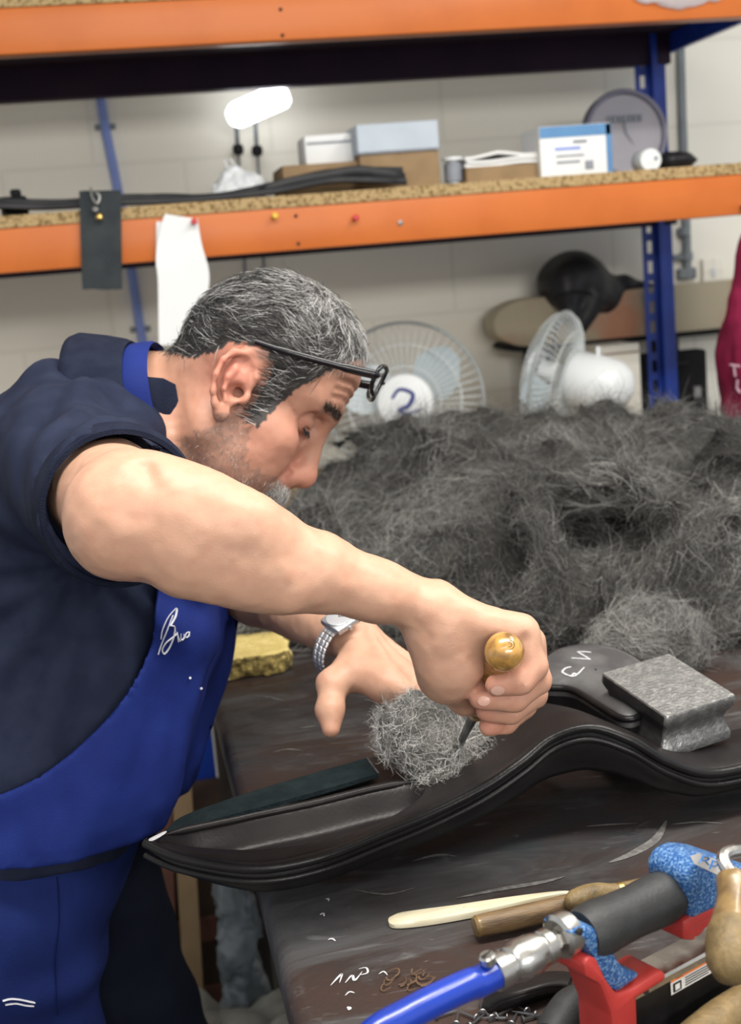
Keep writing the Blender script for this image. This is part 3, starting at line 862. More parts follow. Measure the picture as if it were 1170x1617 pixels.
# pale board with rounded end, lying on two stand blocks
y = 3.30
P0, P1 = onY(770, 505, y), onY(1145, 505, y)
zt = onY(950, 462, y - .1)[2]; zb = onY(950, 540, y - .1)[2]
t = thing('padded_board', 'long pale board with rounded end and rusty stains carrying a black saddle seat', 'board', (P0[0], y, zb))
Lb = P1[0] - P0[0] + .12
poly = []
for a in np.linspace(math.pi/2, math.pi*1.5, 12): poly.append((.10 + .10*math.cos(a), .5*(zb+zt) + .5*(zt-zb)*math.sin(a)))
poly += [(Lb, zb), (Lb, zt)]
m_ = MB().prism([(p[0], p[1] - zb) for p in poly], .09, Matrix.Translation((0, 0, 0)), bev=.008, seg=2); m_.build('board_body', 'board_wood', t)
for s in (.16, .62): MB().box((Lb*s, 0, (DZ - zb)/2), (.05, .07, zb - DZ), bev=.003).build('trestle_leg', 'bench_side', t)
m_ = MB().prism([(p[0] + .02, -.006 - .0*p[1]) if False else (p[0]*.96 + .02, (p[1]-zb)*.3 - .012) for p in poly], .085); m_.build('underside_rail', 'black_matte', t)
# black saddle seat on the board
S = SDF(); yy = y - .02
def sp(px, py, dy=0.): return onY(px, py, yy) + np.array([0, dy, 0])
S.ell(sp(905, 440), (.085, .075, .062), k=.03)
S.ell(sp(880, 455), (.045, .085, .055), k=.03)
S.cone(sp(905, 440), .06, sp(950, 470), .045, k=.04)
S.cone(sp(950, 462), .04, sp(985, 448), .022, k=.03)
S.cone(sp(985, 448), .018, sp(1030, 452), .008, k=.02)
S.cone(sp(880, 440, -.05), .03, sp(885, 498, -.07), .018, k=.03)
S.cone(sp(930, 470, -.05), .03, sp(905, 515, -.06), .018, k=.03)
V, Fq = S.mesh(.006); 
t = thing('black_saddle', 'black leather saddle seat with tapering pommel resting on the pale board', 'saddle', sp(905, 500))
link('seat', fast_mesh('seat', V, Fq), 'black_leather', t, world=True)
MB().tube(spline([sp(858, 470, -.075), sp(880, 462, -.092), sp(905, 462, -.085), sp(935, 470, -.06)], 24), .003, 6).build('seat_seam', 'black_matte', t, world=True)
# beige carton and black case behind the fan
y = 3.10
x0, x1 = onY(943, 600, y)[0], onY(1012, 600, y)[0]; zt = onY(975, 545, y)[2]
t = thing('beige_carton', 'beige carton standing behind the sideways fan', 'box', ((x0+x1)/2, y + .06, DZ))
MB().box((0, 0, (zt-DZ)/2), (x1-x0, .12, zt-DZ), bev=.002).build('body', 'wall_paint', t); MB().box((0, -.061, zt-DZ-.02), (x1-x0-.004, .002, .004)).build('tape_line', 'cardboard', t)
y = 3.235
x0, x1 = onY(1012, 600, y)[0], onY(1118, 600, y)[0]; zt = onY(1065, 556, y)[2]
t = thing('black_case', 'tall black case standing behind the blue upright', 'case', ((x0+x1)/2, y + .03, DZ))
MB().box((0, 0, (zt-DZ)/2), (x1-x0, .06, zt-DZ), bev=.008, seg=2).build('shell', 'black_matte', t)
MB().tube([(-.03, -.034, zt-DZ-.03), (-.03, -.05, zt-DZ-.03), (.03, -.05, zt-DZ-.03), (.03, -.034, zt-DZ-.03)], .005, 8).build('carry_handle', 'black_leather', t)
for s in (-1, 1): MB().box((s*.06, -.032, (zt-DZ)*.5), (.02, .006, .03), bev=.001).build('latch', 'screw_steel', t)
# maroon garment hanging from the beam
y = 2.50
S = SDF()
def gp(px, py, dy=0.): return onY(px + 14, py, y) + np.array([0, dy, 0])
S.cone(gp(1185, 395), .035, gp(1180, 560), .075, k=.04); S.cone(gp(1180, 560), .07, gp(1178, 655), .06, k=.04)
S.cone(gp(1215, 395), .04, gp(1235, 600), .08, k=.04)
S.cone(gp(1158, 480), .02, gp(1150, 640), .026, k=.02); S.cone(gp(1150, 640), .026, gp(1152, 690), .02, k=.02)
S.cone(gp(1190, 350), .02, gp(1185, 400), .035, k=.03)
S.disp = lambda P: .010*vnoise(P*np.array([38, 30, 7]), 5) + .004*vnoise(P*np.array([80, 80, 25]), 6)
V, Fq = S.mesh(.006)
t = thing('maroon_sweatshirt', 'maroon sweatshirt hanging from the shelf beam beside the rack', 'sweatshirt', gp(1180, 700))
link('cloth', fast_mesh('cloth', V, Fq), 'maroon', t, world=True)
bv = BVHTree.FromPolygons([tuple(v) for v in V.tolist()], Fq.tolist())
def on_surface(bv, px, py, off=.0012):
    r = ray(px, py); r = r/np.linalg.norm(r)
    h = bv.ray_cast(Vector(CAM), Vector(r))
    if h[0] is None: return None
    n = np.array(h[1]); n = n if n @ r < 0 else -n
    return np.array(h[0]) + n*off
for pts in (((1154, 576), (1160, 577), (1168, 578)), ((1160, 577), (1161, 586), (1162, 594)), ((1165, 600), (1164, 612), (1169, 620))):
    q = [on_surface(bv, *p) for p in pts]; q = [p for p in q if p is not None]
    if len(q) > 1: MB().tube(q, .0028, 6).build('printed_letter', 'pale_print', t, world=True)
MB().tube([gp(1190, 352), gp(1192, 330, .06), gp(1192, 322, .095)], .004, 8).build('hanging_loop', 'maroon', t, world=True)

# ================================================================ under the bench, seen past the saddle tip
def px_floor(px, py): return onZ(px, py, 0.0)
t = thing('dark_crate', 'dark brown crate on the floor under the bench end', 'crate', (-.04, 2.47, 0))
MB().box((0, 0, .22), (.34, .20, .44), bev=.004).build('crate_body', 'dark_carton', t)
for z in (.08, .22, .37): MB().box((0, -.1025, z), (.33, .008, .05), bev=.002).build('crate_slat', 'red_wood', t)
S = SDF()
b0 = np.array([.098, 2.24, 0.])
for k in range(9):
    a = k*2.1
    S.ell(b0 + np.array([.014*math.cos(a), .02*math.sin(a), .05 + .040*k]), (.044 - .0022*k, .042, .055), k=.03)
S.disp = lambda P: .012*np.abs(vnoise(P*np.array([36, 36, 14]), 21)) + .005*vnoise(P*70, 22)
S.post = lambda d, P: np.maximum(d, .002 - P[:, 2])
V, Fq = S.mesh(.006)
t = thing('grey_plastic_bag', 'crumpled grey plastic bag standing under the bench beside the dark crate', 'bag', b0)
link('bag_film', fast_mesh('bag_film', V, Fq), 'grey_bag_plastic', t, world=True)
n = 46
g = np.zeros((n, n, 3)); xx, yy2 = np.meshgrid(np.linspace(-.30, .34, n), np.linspace(1.72, 2.20, n), indexing='ij')
g[..., 0], g[..., 1] = xx, yy2
q = np.stack([xx, yy2, 0*xx], -1)
g[..., 2] = .12 + .10*(fbm(q*5, 4, 31) + .2) + .05*np.abs(vnoise(q*14, 33))
g[..., 2] = np.maximum(g[..., 2], .012)
t = thing('dust_sheet', 'pale crumpled plastic dust sheet heaped on the floor under the bench', 'plastic sheet', (.02, 1.95, 0))
m_ = MB().grid(g); m_.build('sheet_film', 'dusty_plastic', t, world=True, smooth=180, fix=False)
t = thing('cardboard_offcut', 'tall brown cardboard offcut leaning by the bench end', 'cardboard', (.02, 2.30, 0))
MB().box((0, 0, .36), (.035, .012, .72), Matrix.Rotation(.05, 3, 'Y'), bev=.001).build('sheet', 'cardboard', t)
MB().box((-.06, .02, .33), (.07, .010, .66), Matrix.Rotation(.08, 3, 'Y'), bev=.001).build('inner_sheet', 'red_wood', t)
# ================================================================ wool
mat('wool_core', (.030, .029, .027), 1., col2=(.055, .053, .049), scale=30, stretch=(1, 1, .5), bump=1., bscale=120, spec=0.08)
mat('wool_fibre', (.1, .1, .1), .85, attr=True, spec=0.08)
mat('flock_core', (.075, .073, .068), 1., col2=(.12, .117, .108), scale=60, bump=1., bscale=300, spec=0.08)
def flow(P, s, seed):
    return np.stack([fbm(P*s + 3.1, 2, seed), fbm(P*s + 71.7, 2, seed + 5), fbm(P*s + 133.3, 2, seed + 9)], -1)
def fibres(V, Fq, n, length, width, s, seed, lift, curl, colfn, M=6, floor=None, wface=None, droop=0.):
    r = np.random.default_rng(seed)
    N = vnormals(V, Fq)
    w = np.ones(len(Fq)) if wface is None else wface
    p, f = scatter(V, Fq, w, n, r)
    nn = N[Fq[f, 0]]
    L = length*(.5 + r.random(n))
    path = np.zeros((n, M, 3)); q = p - nn*.003
    path[:, 0] = q
    sgn = np.where(r.random(n) < .5, -1, 1)[:, None]
    ph = r.normal(size=(n, 3))*curl
    for k in range(1, M):
        fl = flow(q, s, seed)*sgn*2.2 + ph
        ph = ph + r.normal(size=(n, 3))*curl
        fl = fl - nn*(fl*nn).sum(1)[:, None]*.85
        fl = fl/(np.linalg.norm(fl, axis=1)[:, None] + 1e-9)
        step = fl + nn*lift*(1 if k < 3 else -.3)*(.2 + r.random((n, 1))) + np.array([0, 0, -droop])
        q = q + step*(L/(M-1))[:, None]
        path[:, k] = q
    if floor is not None: path[..., 2] = np.maximum(path[..., 2], floor + .0008*r.random((n, 1)))
    return ribbons(path, width*(.6 + .8*r.random(n)), colfn(p, r), r)

S = SDF()
for (px, py, y, rx, ry, rz) in ((600, 822, 2.05, .20, .20, .11), (740, 800, 2.12, .20, .20, .11), (880, 788, 2.12, .20, .2, .11), (1020, 785, 2.10, .20, .2, .11), (1150, 815, 2.05, .2, .2, .11),
        (1260, 860, 2.0, .2, .2, .11), (690, 880, 1.86, .20, .17, .12), (850, 880, 1.82, .2, .17, .13), (1010, 870, 1.78, .2, .17, .13), (1160, 860, 1.78, .18, .18, .14), (560, 900, 1.95, .18, .15, .12),
        (440, 980, 1.90, .14, .11, .07), (350, 985, 1.92, .10, .09, .05), (600, 975, 1.80, .14, .10, .07), (780, 975, 1.68, .14, .09, .07), (930, 955, 1.64, .14, .09, .09), (1080, 930, 1.62, .13, .09, .10), (1180, 940, 1.60, .10, .08, .08)):
    S.ell(onY(px, py, y), (rx, ry, rz), k=.05)
def wool_disp(P):
    w = P + .05*np.stack([vnoise(P*6, 41), vnoise(P*6 + 9, 42), vnoise(P*6 + 23, 43)], -1)
    rid = 1 - np.abs(vnoise(w*np.array([5.2, 5, 7.0]), 44))
    rid2 = 1 - np.abs(vnoise(w*np.array([17, 15, 20]), 45))
    return -.120*(rid - .68) - .045*(rid2 - .62) + .010*vnoise(w*42, 46)
S.disp = wool_disp
S.post = lambda d, P: np.maximum(d, BZ + .0015 - P[:, 2])
WV, WF = S.mesh(.010, slack=.08)
WV = relax(WV, WF, 1)
def wool_cols(lo, hi, seed, warm=(1, .985, .94)):
    def f(p, r):
        t = np.clip(.5 + .75*fbm(p*9, 3, seed) + .22*r.normal(size=len(p)), 0, 1)[:, None]
        return (lo + (hi - lo)*t**1.5)*np.array(warm)
    return f
wool = thing('wool_pile', 'big heap of loose charcoal-grey flocking wool on the bench', 'wool', (.7, 1.9, BZ))
link('wool_mass', fast_mesh('wool_mass', WV, WF), 'wool_core', wool, world=True)
fc = WV[WF].mean(1); fn = vnormals(WV, WF)[WF[:, 0]]
tocam = unit_rows(CAM - fc)
wf = np.clip((fn*tocam).sum(1) + .35, .03, 1)
V, Fq, c = fibres(WV, WF, 62000, .060, .0006, 8, 5, .10, .34, wool_cols(.028, .31, 51), M=7, floor=BZ, wface=wf)
V2, Fq2, c2_ = fibres(WV, WF, 62000, .030, .0005, 22, 6, .30, .75, wool_cols(.035, .29, 52), M=6, floor=BZ, wface=wf)
Fq = np.concatenate([Fq, Fq2 + len(V)]); V = np.concatenate([V, V2]); c = np.concatenate([c, c2_])
tag(link('wool_fibres', fast_mesh('wool_fibres', V, Fq, cols=c), 'wool_fibre', wool, world=True), kind='stuff')

def tuft(name, label, blobs, core_h, n, length, width, seed, lo, hi, floor, disp=.008, lift=.6, curl=.5, fs=40, core='flock_core', M=7):
    S = SDF()
    for c_, r_ in blobs: S.ell(c_, r_, k=.014)
    S.disp = lambda P: disp*vnoise(P*38, seed) + disp*.6*vnoise(P*90, seed + 1)
    if floor is not None: S.post = lambda d, P: np.maximum(d, floor + .0008 - P[:, 2])
    V0, F0 = S.mesh(core_h)
    t = thing(name, label, 'wool', np.mean([b[0] for b in blobs], 0))
    link('wool_mass', fast_mesh('wool_mass', V0, F0), core, t, world=True)
    V, Fq, c = fibres(V0, F0, n, length, width, fs, seed, lift, curl, wool_cols(lo, hi, seed), M=M, floor=floor)
    tag(link('wool_fibres', fast_mesh('wool_fibres', V, Fq, cols=c), 'wool_fibre', t, world=True), kind='stuff')
    return t
tuft('wool_clump', 'small stray grey wool clump lying beside the steel weight and the heap',
     [(onZ(1045, 1035, BZ + .03) + np.array(d), r) for d, r in (((0, .04, .012), (.055, .05, .034)), ((-.03, .04, .0), (.04, .04, .026)), ((.035, .04, 0), (.035, .04, .026)))], .006, 9000, .035, .0006, 61, .10, .36, BZ, fs=25, curl=.35)

# ================================================================ saddle panel
mat('saddle_leather', (.0115, .0100, .0102), .34, col2=(.017, .015, .015), scale=18, bump=.06, bscale=260, spec=.2)
mat('saddle_edge', (.007, .0066, .007), .30, col2=(.011, .0105, .0105), scale=25, bump=.08, bscale=300, spec=.3)
mat('scuffed_leather', (.055, .053, .055), .55, col2=(.10, .10, .10), scale=28, stretch=(1, .5, 1), bump=.15, bscale=200)
mat('felt_strip', (.008, .0125, .014), .9, col2=(.012, .018, .0195), scale=60, bump=.4, bscale=400, spec=0.08)
mat('stitch_wax', (.09, .085, .085), .6, col2=(.05, .05, .05), scale=90)
near = [(233,1331,.978),(290,1355,.970),(400,1372,.966),(500,1356,.966),(600,1318,.968),(680,1285,.972),(760,1245,.982),(820,1205,.996),(870,1167,1.012),(930,1150,1.020),(990,1168,1.008),(1050,1203,.984),(1110,1222,.966),(1180,1212,.962),(1290,1180,.962)]
far = [(240,1322,.978),(292,1295,.970),(390,1262,.966),(480,1235,.966),(570,1203,.966),(640,1175,.968),(710,1148,.972),(780,1120,.978),(840,1108,.986),(890,1118,.994),(945,1140,.990),(1010,1160,.972),(1080,1165,.958),(1170,1150,.955),(1280,1120,.955)]
NS, NT = 280, 64
Nn = spline([onZ(*p) for p in near], NS); Ff = spline([onZ(*p) for p in far], NS)
ss = np.linspace(0, 1, NS)[:, None]; tt = np.linspace(0, 1, NT)[None]
top = Nn[:, None]*(1 - tt[..., None]) + Ff[:, None]*tt[..., None]
def sst(a, b, x):
    x = np.clip((x - a)/(b - a), 0, 1); return x*x*(3 - 2*x)
S_, T_ = np.broadcast_arrays(ss, tt)
mid = .43
# the knee-roll hollow, wide in the middle, closing to points
half = .22*np.clip(1 - ((S_ - .195)/.165)**2, 0, 1)**.45
T0 = .46 - .15*sst(.12, .36, S_)
cav = sst(0, .13, half - np.abs(T_ - T0))
lip = np.exp(-((np.abs(T_ - T0) - half - .02)/.045)**2)*sst(.02, .08, half)
top[..., 2] += -.019*cav + .004*lip*(T_ > T0)
top[..., 2] += .004*np.exp(-(T_/.07)**2) - .003*np.exp(-((T_ - .13)/.05)**2)       # rolled near edge and groove beside it
top[..., 2] += .006*np.sin(np.clip((T_ - .2)/.8, 0, 1)*math.pi)*sst(.38, .5, S_)    # slight crown beyond the hollow
wallh = np.interp(ss[:, 0], [0, .06, .15, .3, .42, .5, .6, .66, .74, .82, .9, 1], [.006, .016, .024, .026, .030, .034, .040, .042, .036, .026, .022, .02])
outw = np.cross(unit_rows(np.gradient(Nn, axis=0)), (0, 0, 1)); outw = unit_rows(outw)
if (outw[100] @ (CAM - Nn[100])) < 0: outw = -outw
zb_ = np.maximum(Nn[:, 2] - wallh, BZ + .001)
wall1 = Nn + outw*.0035; wall1[:, 2] = Nn[:, 2] - .35*(Nn[:, 2] - zb_)
wall2 = Nn + outw*.001; wall2[:, 2] = Nn[:, 2] - .8*(Nn[:, 2] - zb_)
wall3 = Nn - outw*.010; wall3[:, 2] = zb_
back3 = Ff + outw*.006; back3[:, 2] = np.maximum(Ff[:, 2] - .7*wallh, BZ + .001)
midb = .5*(wall3 + back3); 
midb[:, 2] = np.maximum(np.minimum(top[:, NT//2, 2], top[:, 27, 2]) - .010, BZ + .001)
saddle = thing('upturned_saddle', 'black leather saddle panel with piped wavy edge being stuffed with wool', 'saddle panel', onZ(600, 1300, BZ))
ring = np.concatenate([top, back3[:, None], midb[:, None], wall3[:, None]], 1)
m_ = MB().grid(ring, cv=True); k = ring.shape[1]
m_.f += [tuple(range(k)), tuple((NS-1)*k + i for i in range(k))[::-1]]
body = m_.build('panel_body', 'saddle_leather', saddle, world=True, smooth=70)
m_ = MB().grid(np.stack([Nn + np.array([0, 0, .001]), wall1, wall2, wall3 + outw*.001], 1)); m_.build('side_skin', 'saddle_edge', saddle, world=True, smooth=80, fix=True)
fi = (T0[:, 0] + half[:, 0])
sel = np.where(half[:, 0] > .06)[0]
rimP = np.array([Nn[i]*(1 - fi[i]) + Ff[i]*fi[i] for i in sel]); rimP[:, 2] = [np.interp(fi[i], np.linspace(0, 1, NT), top[i, :, 2]) for i in sel]
MB().tube(rimP + np.array([0, 0, .0002]), .0036*np.clip(np.sin(np.linspace(0, math.pi, len(sel)))*3, .2, 1), 10, upv=(0, 0, 1)).build('rolled_rim', 'saddle_leather', saddle, world=True, smooth=80)
pipe_c = Nn + outw*.003 + np.array([0, 0, .0015])
MB().tube(pipe_c, .0042, 10, upv=(0, 0, 1)).build('piping', 'saddle_edge', saddle, world=True, smooth=80)
MB().tube(Nn + outw*.0045 + np.array([0, 0, -.0085]), .0028, 8, upv=(0, 0, 1)).build('lower_piping', 'saddle_edge', saddle, world=True, smooth=80)
# worn pale tip
MB().tube(spline([onZ(*p) for p in ((232, 1329, .9815), (243, 1324, .982), (254, 1318, .981), (262, 1313, .978))], 10), [.001, .002, .0025, .0026, .0026, .0025, .0022, .002, .0014, .0008], 6, flat=.5).build('worn_tip', 'chalk', saddle, world=True)
# felt strip along the far edge
fa = spline([onZ(*p) for p in ((262, 1312, .974), (290, 1288, .975), (390, 1252, .976), (480, 1225, .976), (578, 1197, .976))], 40)
fb = spline([onZ(*p) for p in ((268, 1314, .974), (330, 1296, .975), (420, 1272, .976), (510, 1247, .976), (597, 1221, .976))], 40)
th = np.array([0, 0, .004])
m_ = MB().grid(np.stack([fa, fb, fb - th, fa - th], 1), cv=True); m_.f += [(0,1,2,3), tuple(39*4 + i for i in (3,2,1,0))]
m_.build('felt_strip', 'felt_strip', saddle, world=True)
MB().tube(spline([onZ(580, 1197, .977), onZ(587, 1207, .977), onZ(597, 1220, .977)], 8), .0009, 5).build('frayed_end', 'stitch_wax', saddle, world=True)
# second panel with the chalk marks
out2 = [(838,1075),(852,1046),(880,1024),(925,1016),(972,1022),(1012,1042),(1032,1070),(1030,1100),(1008,1125),(982,1128),(950,1110),(905,1084),(868,1080)]
O2 = spline([onZ(a, b, 1.004) for a, b in out2], 72, closed=True)
c2 = O2.mean(0)
lay = []
for (sc, dz) in ((.965, -.052), (.99, -.040), (1.0, -.012), (1.0, -.005), (.985, -.001), (.95, .0008), (.80, .004), (.55, .006), (.3, .007), (.02, .0075)):
    q = c2 + (O2 - c2)*sc; q[:, 2] = 1.004 + dz; lay.append(q)
L3 = np.stack(lay)
L3[..., 2] = np.maximum(L3[..., 2], BZ + .002)
m_ = MB().grid(L3, cv=True)
rear = m_.build('rear_panel', 'scuffed_leather', saddle, world=True, smooth=60)
m_ = MB().grid(np.stack([c2 + (lay[i] - c2)*np.array([1.004, 1.004, 1]) for i in (0, 1, 2)]), cv=True)
m_.build('rear_panel_wall', 'saddle_edge', saddle, world=True, smooth=60)
MB().tube(O2 + np.array([0, 0, -.004]), .0035, 8, closed=True, upv=(0, 0, 1)).build('rear_piping', 'saddle_edge', saddle, world=True, smooth=80)
dg = bpy.context.evaluated_depsgraph_get()
def world_bvh(o):
    root = o
    while root.parent is not None: root = root.parent
    M = TM[root.name]
    return BVHTree.FromPolygons([M @ v.co for v in o.data.vertices], [tuple(p.vertices) for p in o.data.polygons])
bv2 = world_bvh(rear)
def surface_stroke(bv, pts, r, name, m, parent, n=14, off=.0006, flat=.4):
    P2 = spline([(a, b, 0) for a, b in pts], n)
    q = [on_surface(bv, p[0], p[1], off) for p in P2]; q = [p for p in q if p is not None]
    if len(q) > 2: return MB().tube(q, r, 6, flat=flat).build(name, m, parent, world=True)
for pts in (((903, 1040), (920, 1041), (932, 1042)), ((932, 1042), (922, 1036), (912, 1030)), ((912, 1030), (924, 1030), (933, 1031)),
            ((902, 1054), (893, 1056), (888, 1062), (897, 1067)), ((897, 1067), (908, 1068), (922, 1055)), ((903, 1068), (906, 1064), (911, 1066))):
    surface_stroke(bv2, pts, .0011, 'chalk_letter', 'chalk', rear)
# ================================================================ steel weight
mat('cast_steel', (.20, .20, .197), .45, .75, col2=(.40, .40, .39), scale=110, mix=(.45, .7), bump=.3, bscale=320, rough2=.3)
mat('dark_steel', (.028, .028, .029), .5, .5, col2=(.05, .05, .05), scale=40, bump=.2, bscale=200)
Nt, Lt, Rt = at(1053, 1133, 1.17), at(952, 1062, 1.244), at(1163, 1098, 1.208)
ex, ey = Rt - Nt, Lt - Nt
lx, ly = np.linalg.norm(ex), np.linalg.norm(ey)
ex = ex/lx; ey = unit(ey - ex*(ey @ ex)); ez = np.cross(ex, ey)
hW = .046
cw = Nt + ex*lx/2 + ey*ly/2 - ez*hW
wt = thing('steel_weight', 'square cast steel weight with waisted sides resting on the saddle', 'weight', cw, frame(ex, ey, ez))
prof = [(.97, 0), (1.0, .0015), (1.0, .008), (.97, .011), (.90, .017), (.87, .023), (.90, .029), (.97, .034), (1.0, .037), (1.0, .0445), (.985, .046)]
def sq(s, z, c=.05, n=3):
    pts = []
    for k, (sx, sy) in enumerate(((1,1),(-1,1),(-1,-1),(1,-1))):
        for j in range(n):
            a = math.pi/2*(k + j/(n-1))
            pts.append((lx/2*(s*(sx*(1-c)) + c*s*math.cos(a)), ly/2*(s*(sy*(1-c)) + c*s*math.sin(a)), z))
    return pts
m_ = MB().grid(np.array([sq(*p) for p in prof]), cv=True); n_ = 12
m_.f += [tuple(range(n_))[::-1]]
m_.build('weight_body', 'cast_steel', wt, smooth=40)
MB().grid(np.array([sq(.985, .0461), sq(.5, .0466), sq(.01, .0468)]), cv=True).build('top_face', 'cast_steel', wt, smooth=60)
# shade put into the colour of the flank on the side away from the light
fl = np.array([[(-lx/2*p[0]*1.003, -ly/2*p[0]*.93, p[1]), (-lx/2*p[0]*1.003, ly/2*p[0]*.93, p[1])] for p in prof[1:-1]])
MB().grid(fl).build('shaded_flank', 'dark_steel', wt, fix=False)
# ================================================================ sponge
c = onZ(392, 1068, BZ)
t = thing('sponge', 'yellow sponge block with dark ragged front lying on the bench before the wool', 'sponge', c)
x0, x1 = onZ(335, 1065, BZ)[0], onZ(458, 1065, BZ)[0]
S = SDF(); wS = x1 - x0
for i in range(8):
    for j in range(4):
        S.ell(((i/7 - .5)*wS*.90, .012 + j*.026, .018), (wS*.10, .020, .026), k=.02)
S.disp = lambda P: .0035*vnoise(P*70, 71) + .002*vnoise(P*160, 72)
S.post = lambda d, P: np.maximum(d, np.maximum(.0006 - P[:, 2], P[:, 2] - .030 - .002*vnoise(P*22, 73)))
V, Fq = S.mesh(.003)
me = fast_mesh('sponge_block', V, Fq); o = link('sponge_block', me, 'sponge', t)
me.materials.append(MATS['sponge_dark'])
nz = vnormals(V, Fq)[Fq].mean(1)
me.polygons.foreach_set('material_index', ((nz[:, 2] < .45) & (nz[:, 1] < .2)).astype(np.int32))
# ================================================================ staple gun standing on its magazine
mat('gun_blue', (.022, .10, .30), .35, .3, col2=(.15, .29, .50), scale=520, mix=(.47, .62), bump=.6, bscale=600)
mat('gun_red', (.40, .035, .03), .42, col2=(.34, .028, .024), scale=30)
mat('rubber_black', (.016, .017, .018), .55, col2=(.024, .025, .026), scale=60, bump=.12, bscale=500)
mat('chrome', (.55, .54, .51), .25, 1., col2=(.42, .41, .39), scale=60, rough2=.4)
mat('magazine_black', (.010, .010, .011), .3, .4, col2=(.02, .02, .02), scale=40)
mat('label_white', (.62, .60, .57), .6, col2=(.55, .53, .5), scale=40)
mat('label_orange', (.62, .16, .03), .6, col2=(.55, .13, .025), scale=40)
mat('hose_blue', (.007, .035, .32), .28, col2=(.006, .03, .27), scale=25, coat=.4)
mat('text_blue', (.02, .17, .50), .4, col2=(.02, .14, .44), scale=30)
mat('bone', (.70, .64, .47), .38, col2=(.62, .55, .38), scale=30, stretch=(1, 6, 1))
mat('tool_wood', (.16, .10, .045), .5, col2=(.07, .042, .02), scale=28, stretch=(1, 7, 7), bump=.2, bscale=120)
mat('handle_wood', (.24, .155, .06), .36, col2=(.10, .06, .024), scale=70, mix=(.35, .7), bump=.15, bscale=90, coat=.3)
mat('worn_wood', (.22, .15, .062), .55, col2=(.085, .058, .024), scale=75, stretch=(1, 1, .5), mix=(.3, .8), bump=.4, bscale=200)
mat('tool_steel', (.20, .20, .205), .35, .9, col2=(.10, .10, .105), scale=35, rough2=.5)
mat('shaving', (.06, .03, .015), .7, col2=(.12, .065, .03), scale=90)
A_ = onZ(985, 1560, .97); B_ = onZ(1170, 1462, .97)
gx = unit(B_ - A_); gy = np.array([-gx[1], gx[0], 0.]); gz = np.array([0, 0, 1.])
G0 = np.array([A_[0], A_[1], BZ])
def onG(px, py, dy=0.):
    """pixel on the gun's upright plane (shifted dy towards the wall) -> local (s, dy, z)"""
    r = ray(px, py); Q = G0 + gy*dy
    t = ((Q - CAM) @ gy)/(r @ gy); P = CAM + r*t
    return np.array([(P - G0) @ gx, dy, P[2] - BZ])
def gpoly(pts): return [(onG(*p)[0], onG(*p)[2]) for p in pts]
gun = thing('staple_gun', 'blue and red pneumatic staple gun with black rubber grip on the bench', 'staple gun', G0, frame(gx, gy, gz))
# body casting
body = MB().prism(gpoly([(1052,1392),(1048,1372),(1060,1350),(1080,1339),(1105,1341),(1155,1358),(1230,1385),(1230,1425),(1140,1404),(1060,1440)]), .034, bev=.007, seg=3).build('head_casting', 'gun_blue', gun)
MB().prism(gpoly([(874,1462),(890,1452),(912,1450),(936,1472),(950,1500),(964,1518),(992,1527),(952,1556),(938,1548),(916,1505),(900,1480)]), .026, bev=.005, seg=2).build('rear_casting', 'gun_blue', gun)
a, b = onG(918, 1478), onG(1062, 1410)
ds = np.linspace(0, 1, 14)
m_ = MB().tube([a*(1-s) + b*s for s in ds], [.0150, .0168, .0172, .0168, .0163, .016, .0158, .0158, .016, .0163, .0165, .0165, .016, .0145], 24, upv=(0, 0, 1))
m_.build('grip', 'rubber_black', gun, smooth=60)
d = unit(onG(870, 1487) - onG(905, 1468))
e0 = onG(893, 1474)
MB().lathe([(.0125, -.004), (.0135, 0), (.0135, .0055), (.011, .0075), (.001, .008)], 28, e0, d).build('end_cap', 'chrome', gun)
MB().lathe([(.0060, .006), (.0060, .009), (.0075, .0095), (.0075, .0165), (.0055, .0175), (.0055, .020), (.0068, .021), (.0068, .024), (.004, .0245)], 6, e0 + np.array([0, 0, -.0015]), d).build('air_nipple', 'chrome', gun)
for p in ((913, 1470),): MB().lathe([(.0022, 0), (.0022, .002), (.001, .0025)], 12, onG(*p, -.013), (0, -1, 0)).build('casting_screw', 'dark_steel', gun)
# red foot, trigger and magazine
MB().prism(gpoly([(893,1508),(902,1497),(914,1498),(930,1532),(948,1556),(972,1548),(1016,1519),(1024,1522),(1024,1534),(978,1562),(982,1680),(942,1680),(938,1588),(920,1540),(897,1528)]), .030, bev=.003, seg=2).build('red_foot', 'gun_red', gun)
trig = MB().prism(gpoly([(1050,1442),(1062,1434),(1130,1402),(1165,1410),(1165,1424),(1130,1418),(1070,1452),(1072,1474),(1050,1472)]), .030, bev=.003, seg=2).build('trigger_guard', 'gun_red', gun)
MB().prism(gpoly([(1070,1450),(1128,1419),(1175,1424),(1165,1450),(1098,1458),(1088,1474),(1071,1474)]), .020, bev=.004, seg=2).build('trigger', 'gun_red', gun)
MB().lathe([(.0022, 0), (.0022, .0012), (.0008, .0014)], 12, onG(1117, 1412, -.0151), (0, -1, 0)).build('trigger_pin', 'dark_steel', gun)
q0, q1 = onG(975, 1566), onG(1260, 1418)
zt = q0[2]
MB().box(((q0[0]+q1[0])/2, 0, zt/2 + .002), (q1[0]-q0[0], .022, zt - .004), bev=.002).build('magazine', 'magazine_black', gun)
MB().box(((q0[0]+q1[0])/2, 0, zt + .0005), (q1[0]-q0[0], .0245, .007), bev=.0015).build('magazine_rail', 'chrome', gun)
for s in (.012, .09): MB().lathe([(.0018, 0), (.0018, .001)], 10, (q0[0] + s, -.0124, zt + .0005), (0, -1, 0)).build('rail_hole', 'dark_steel', gun)
lp = [onG(*p, -.0118) for p in ((1058, 1540), (1131, 1500), (1131, 1532), (1060, 1572))]
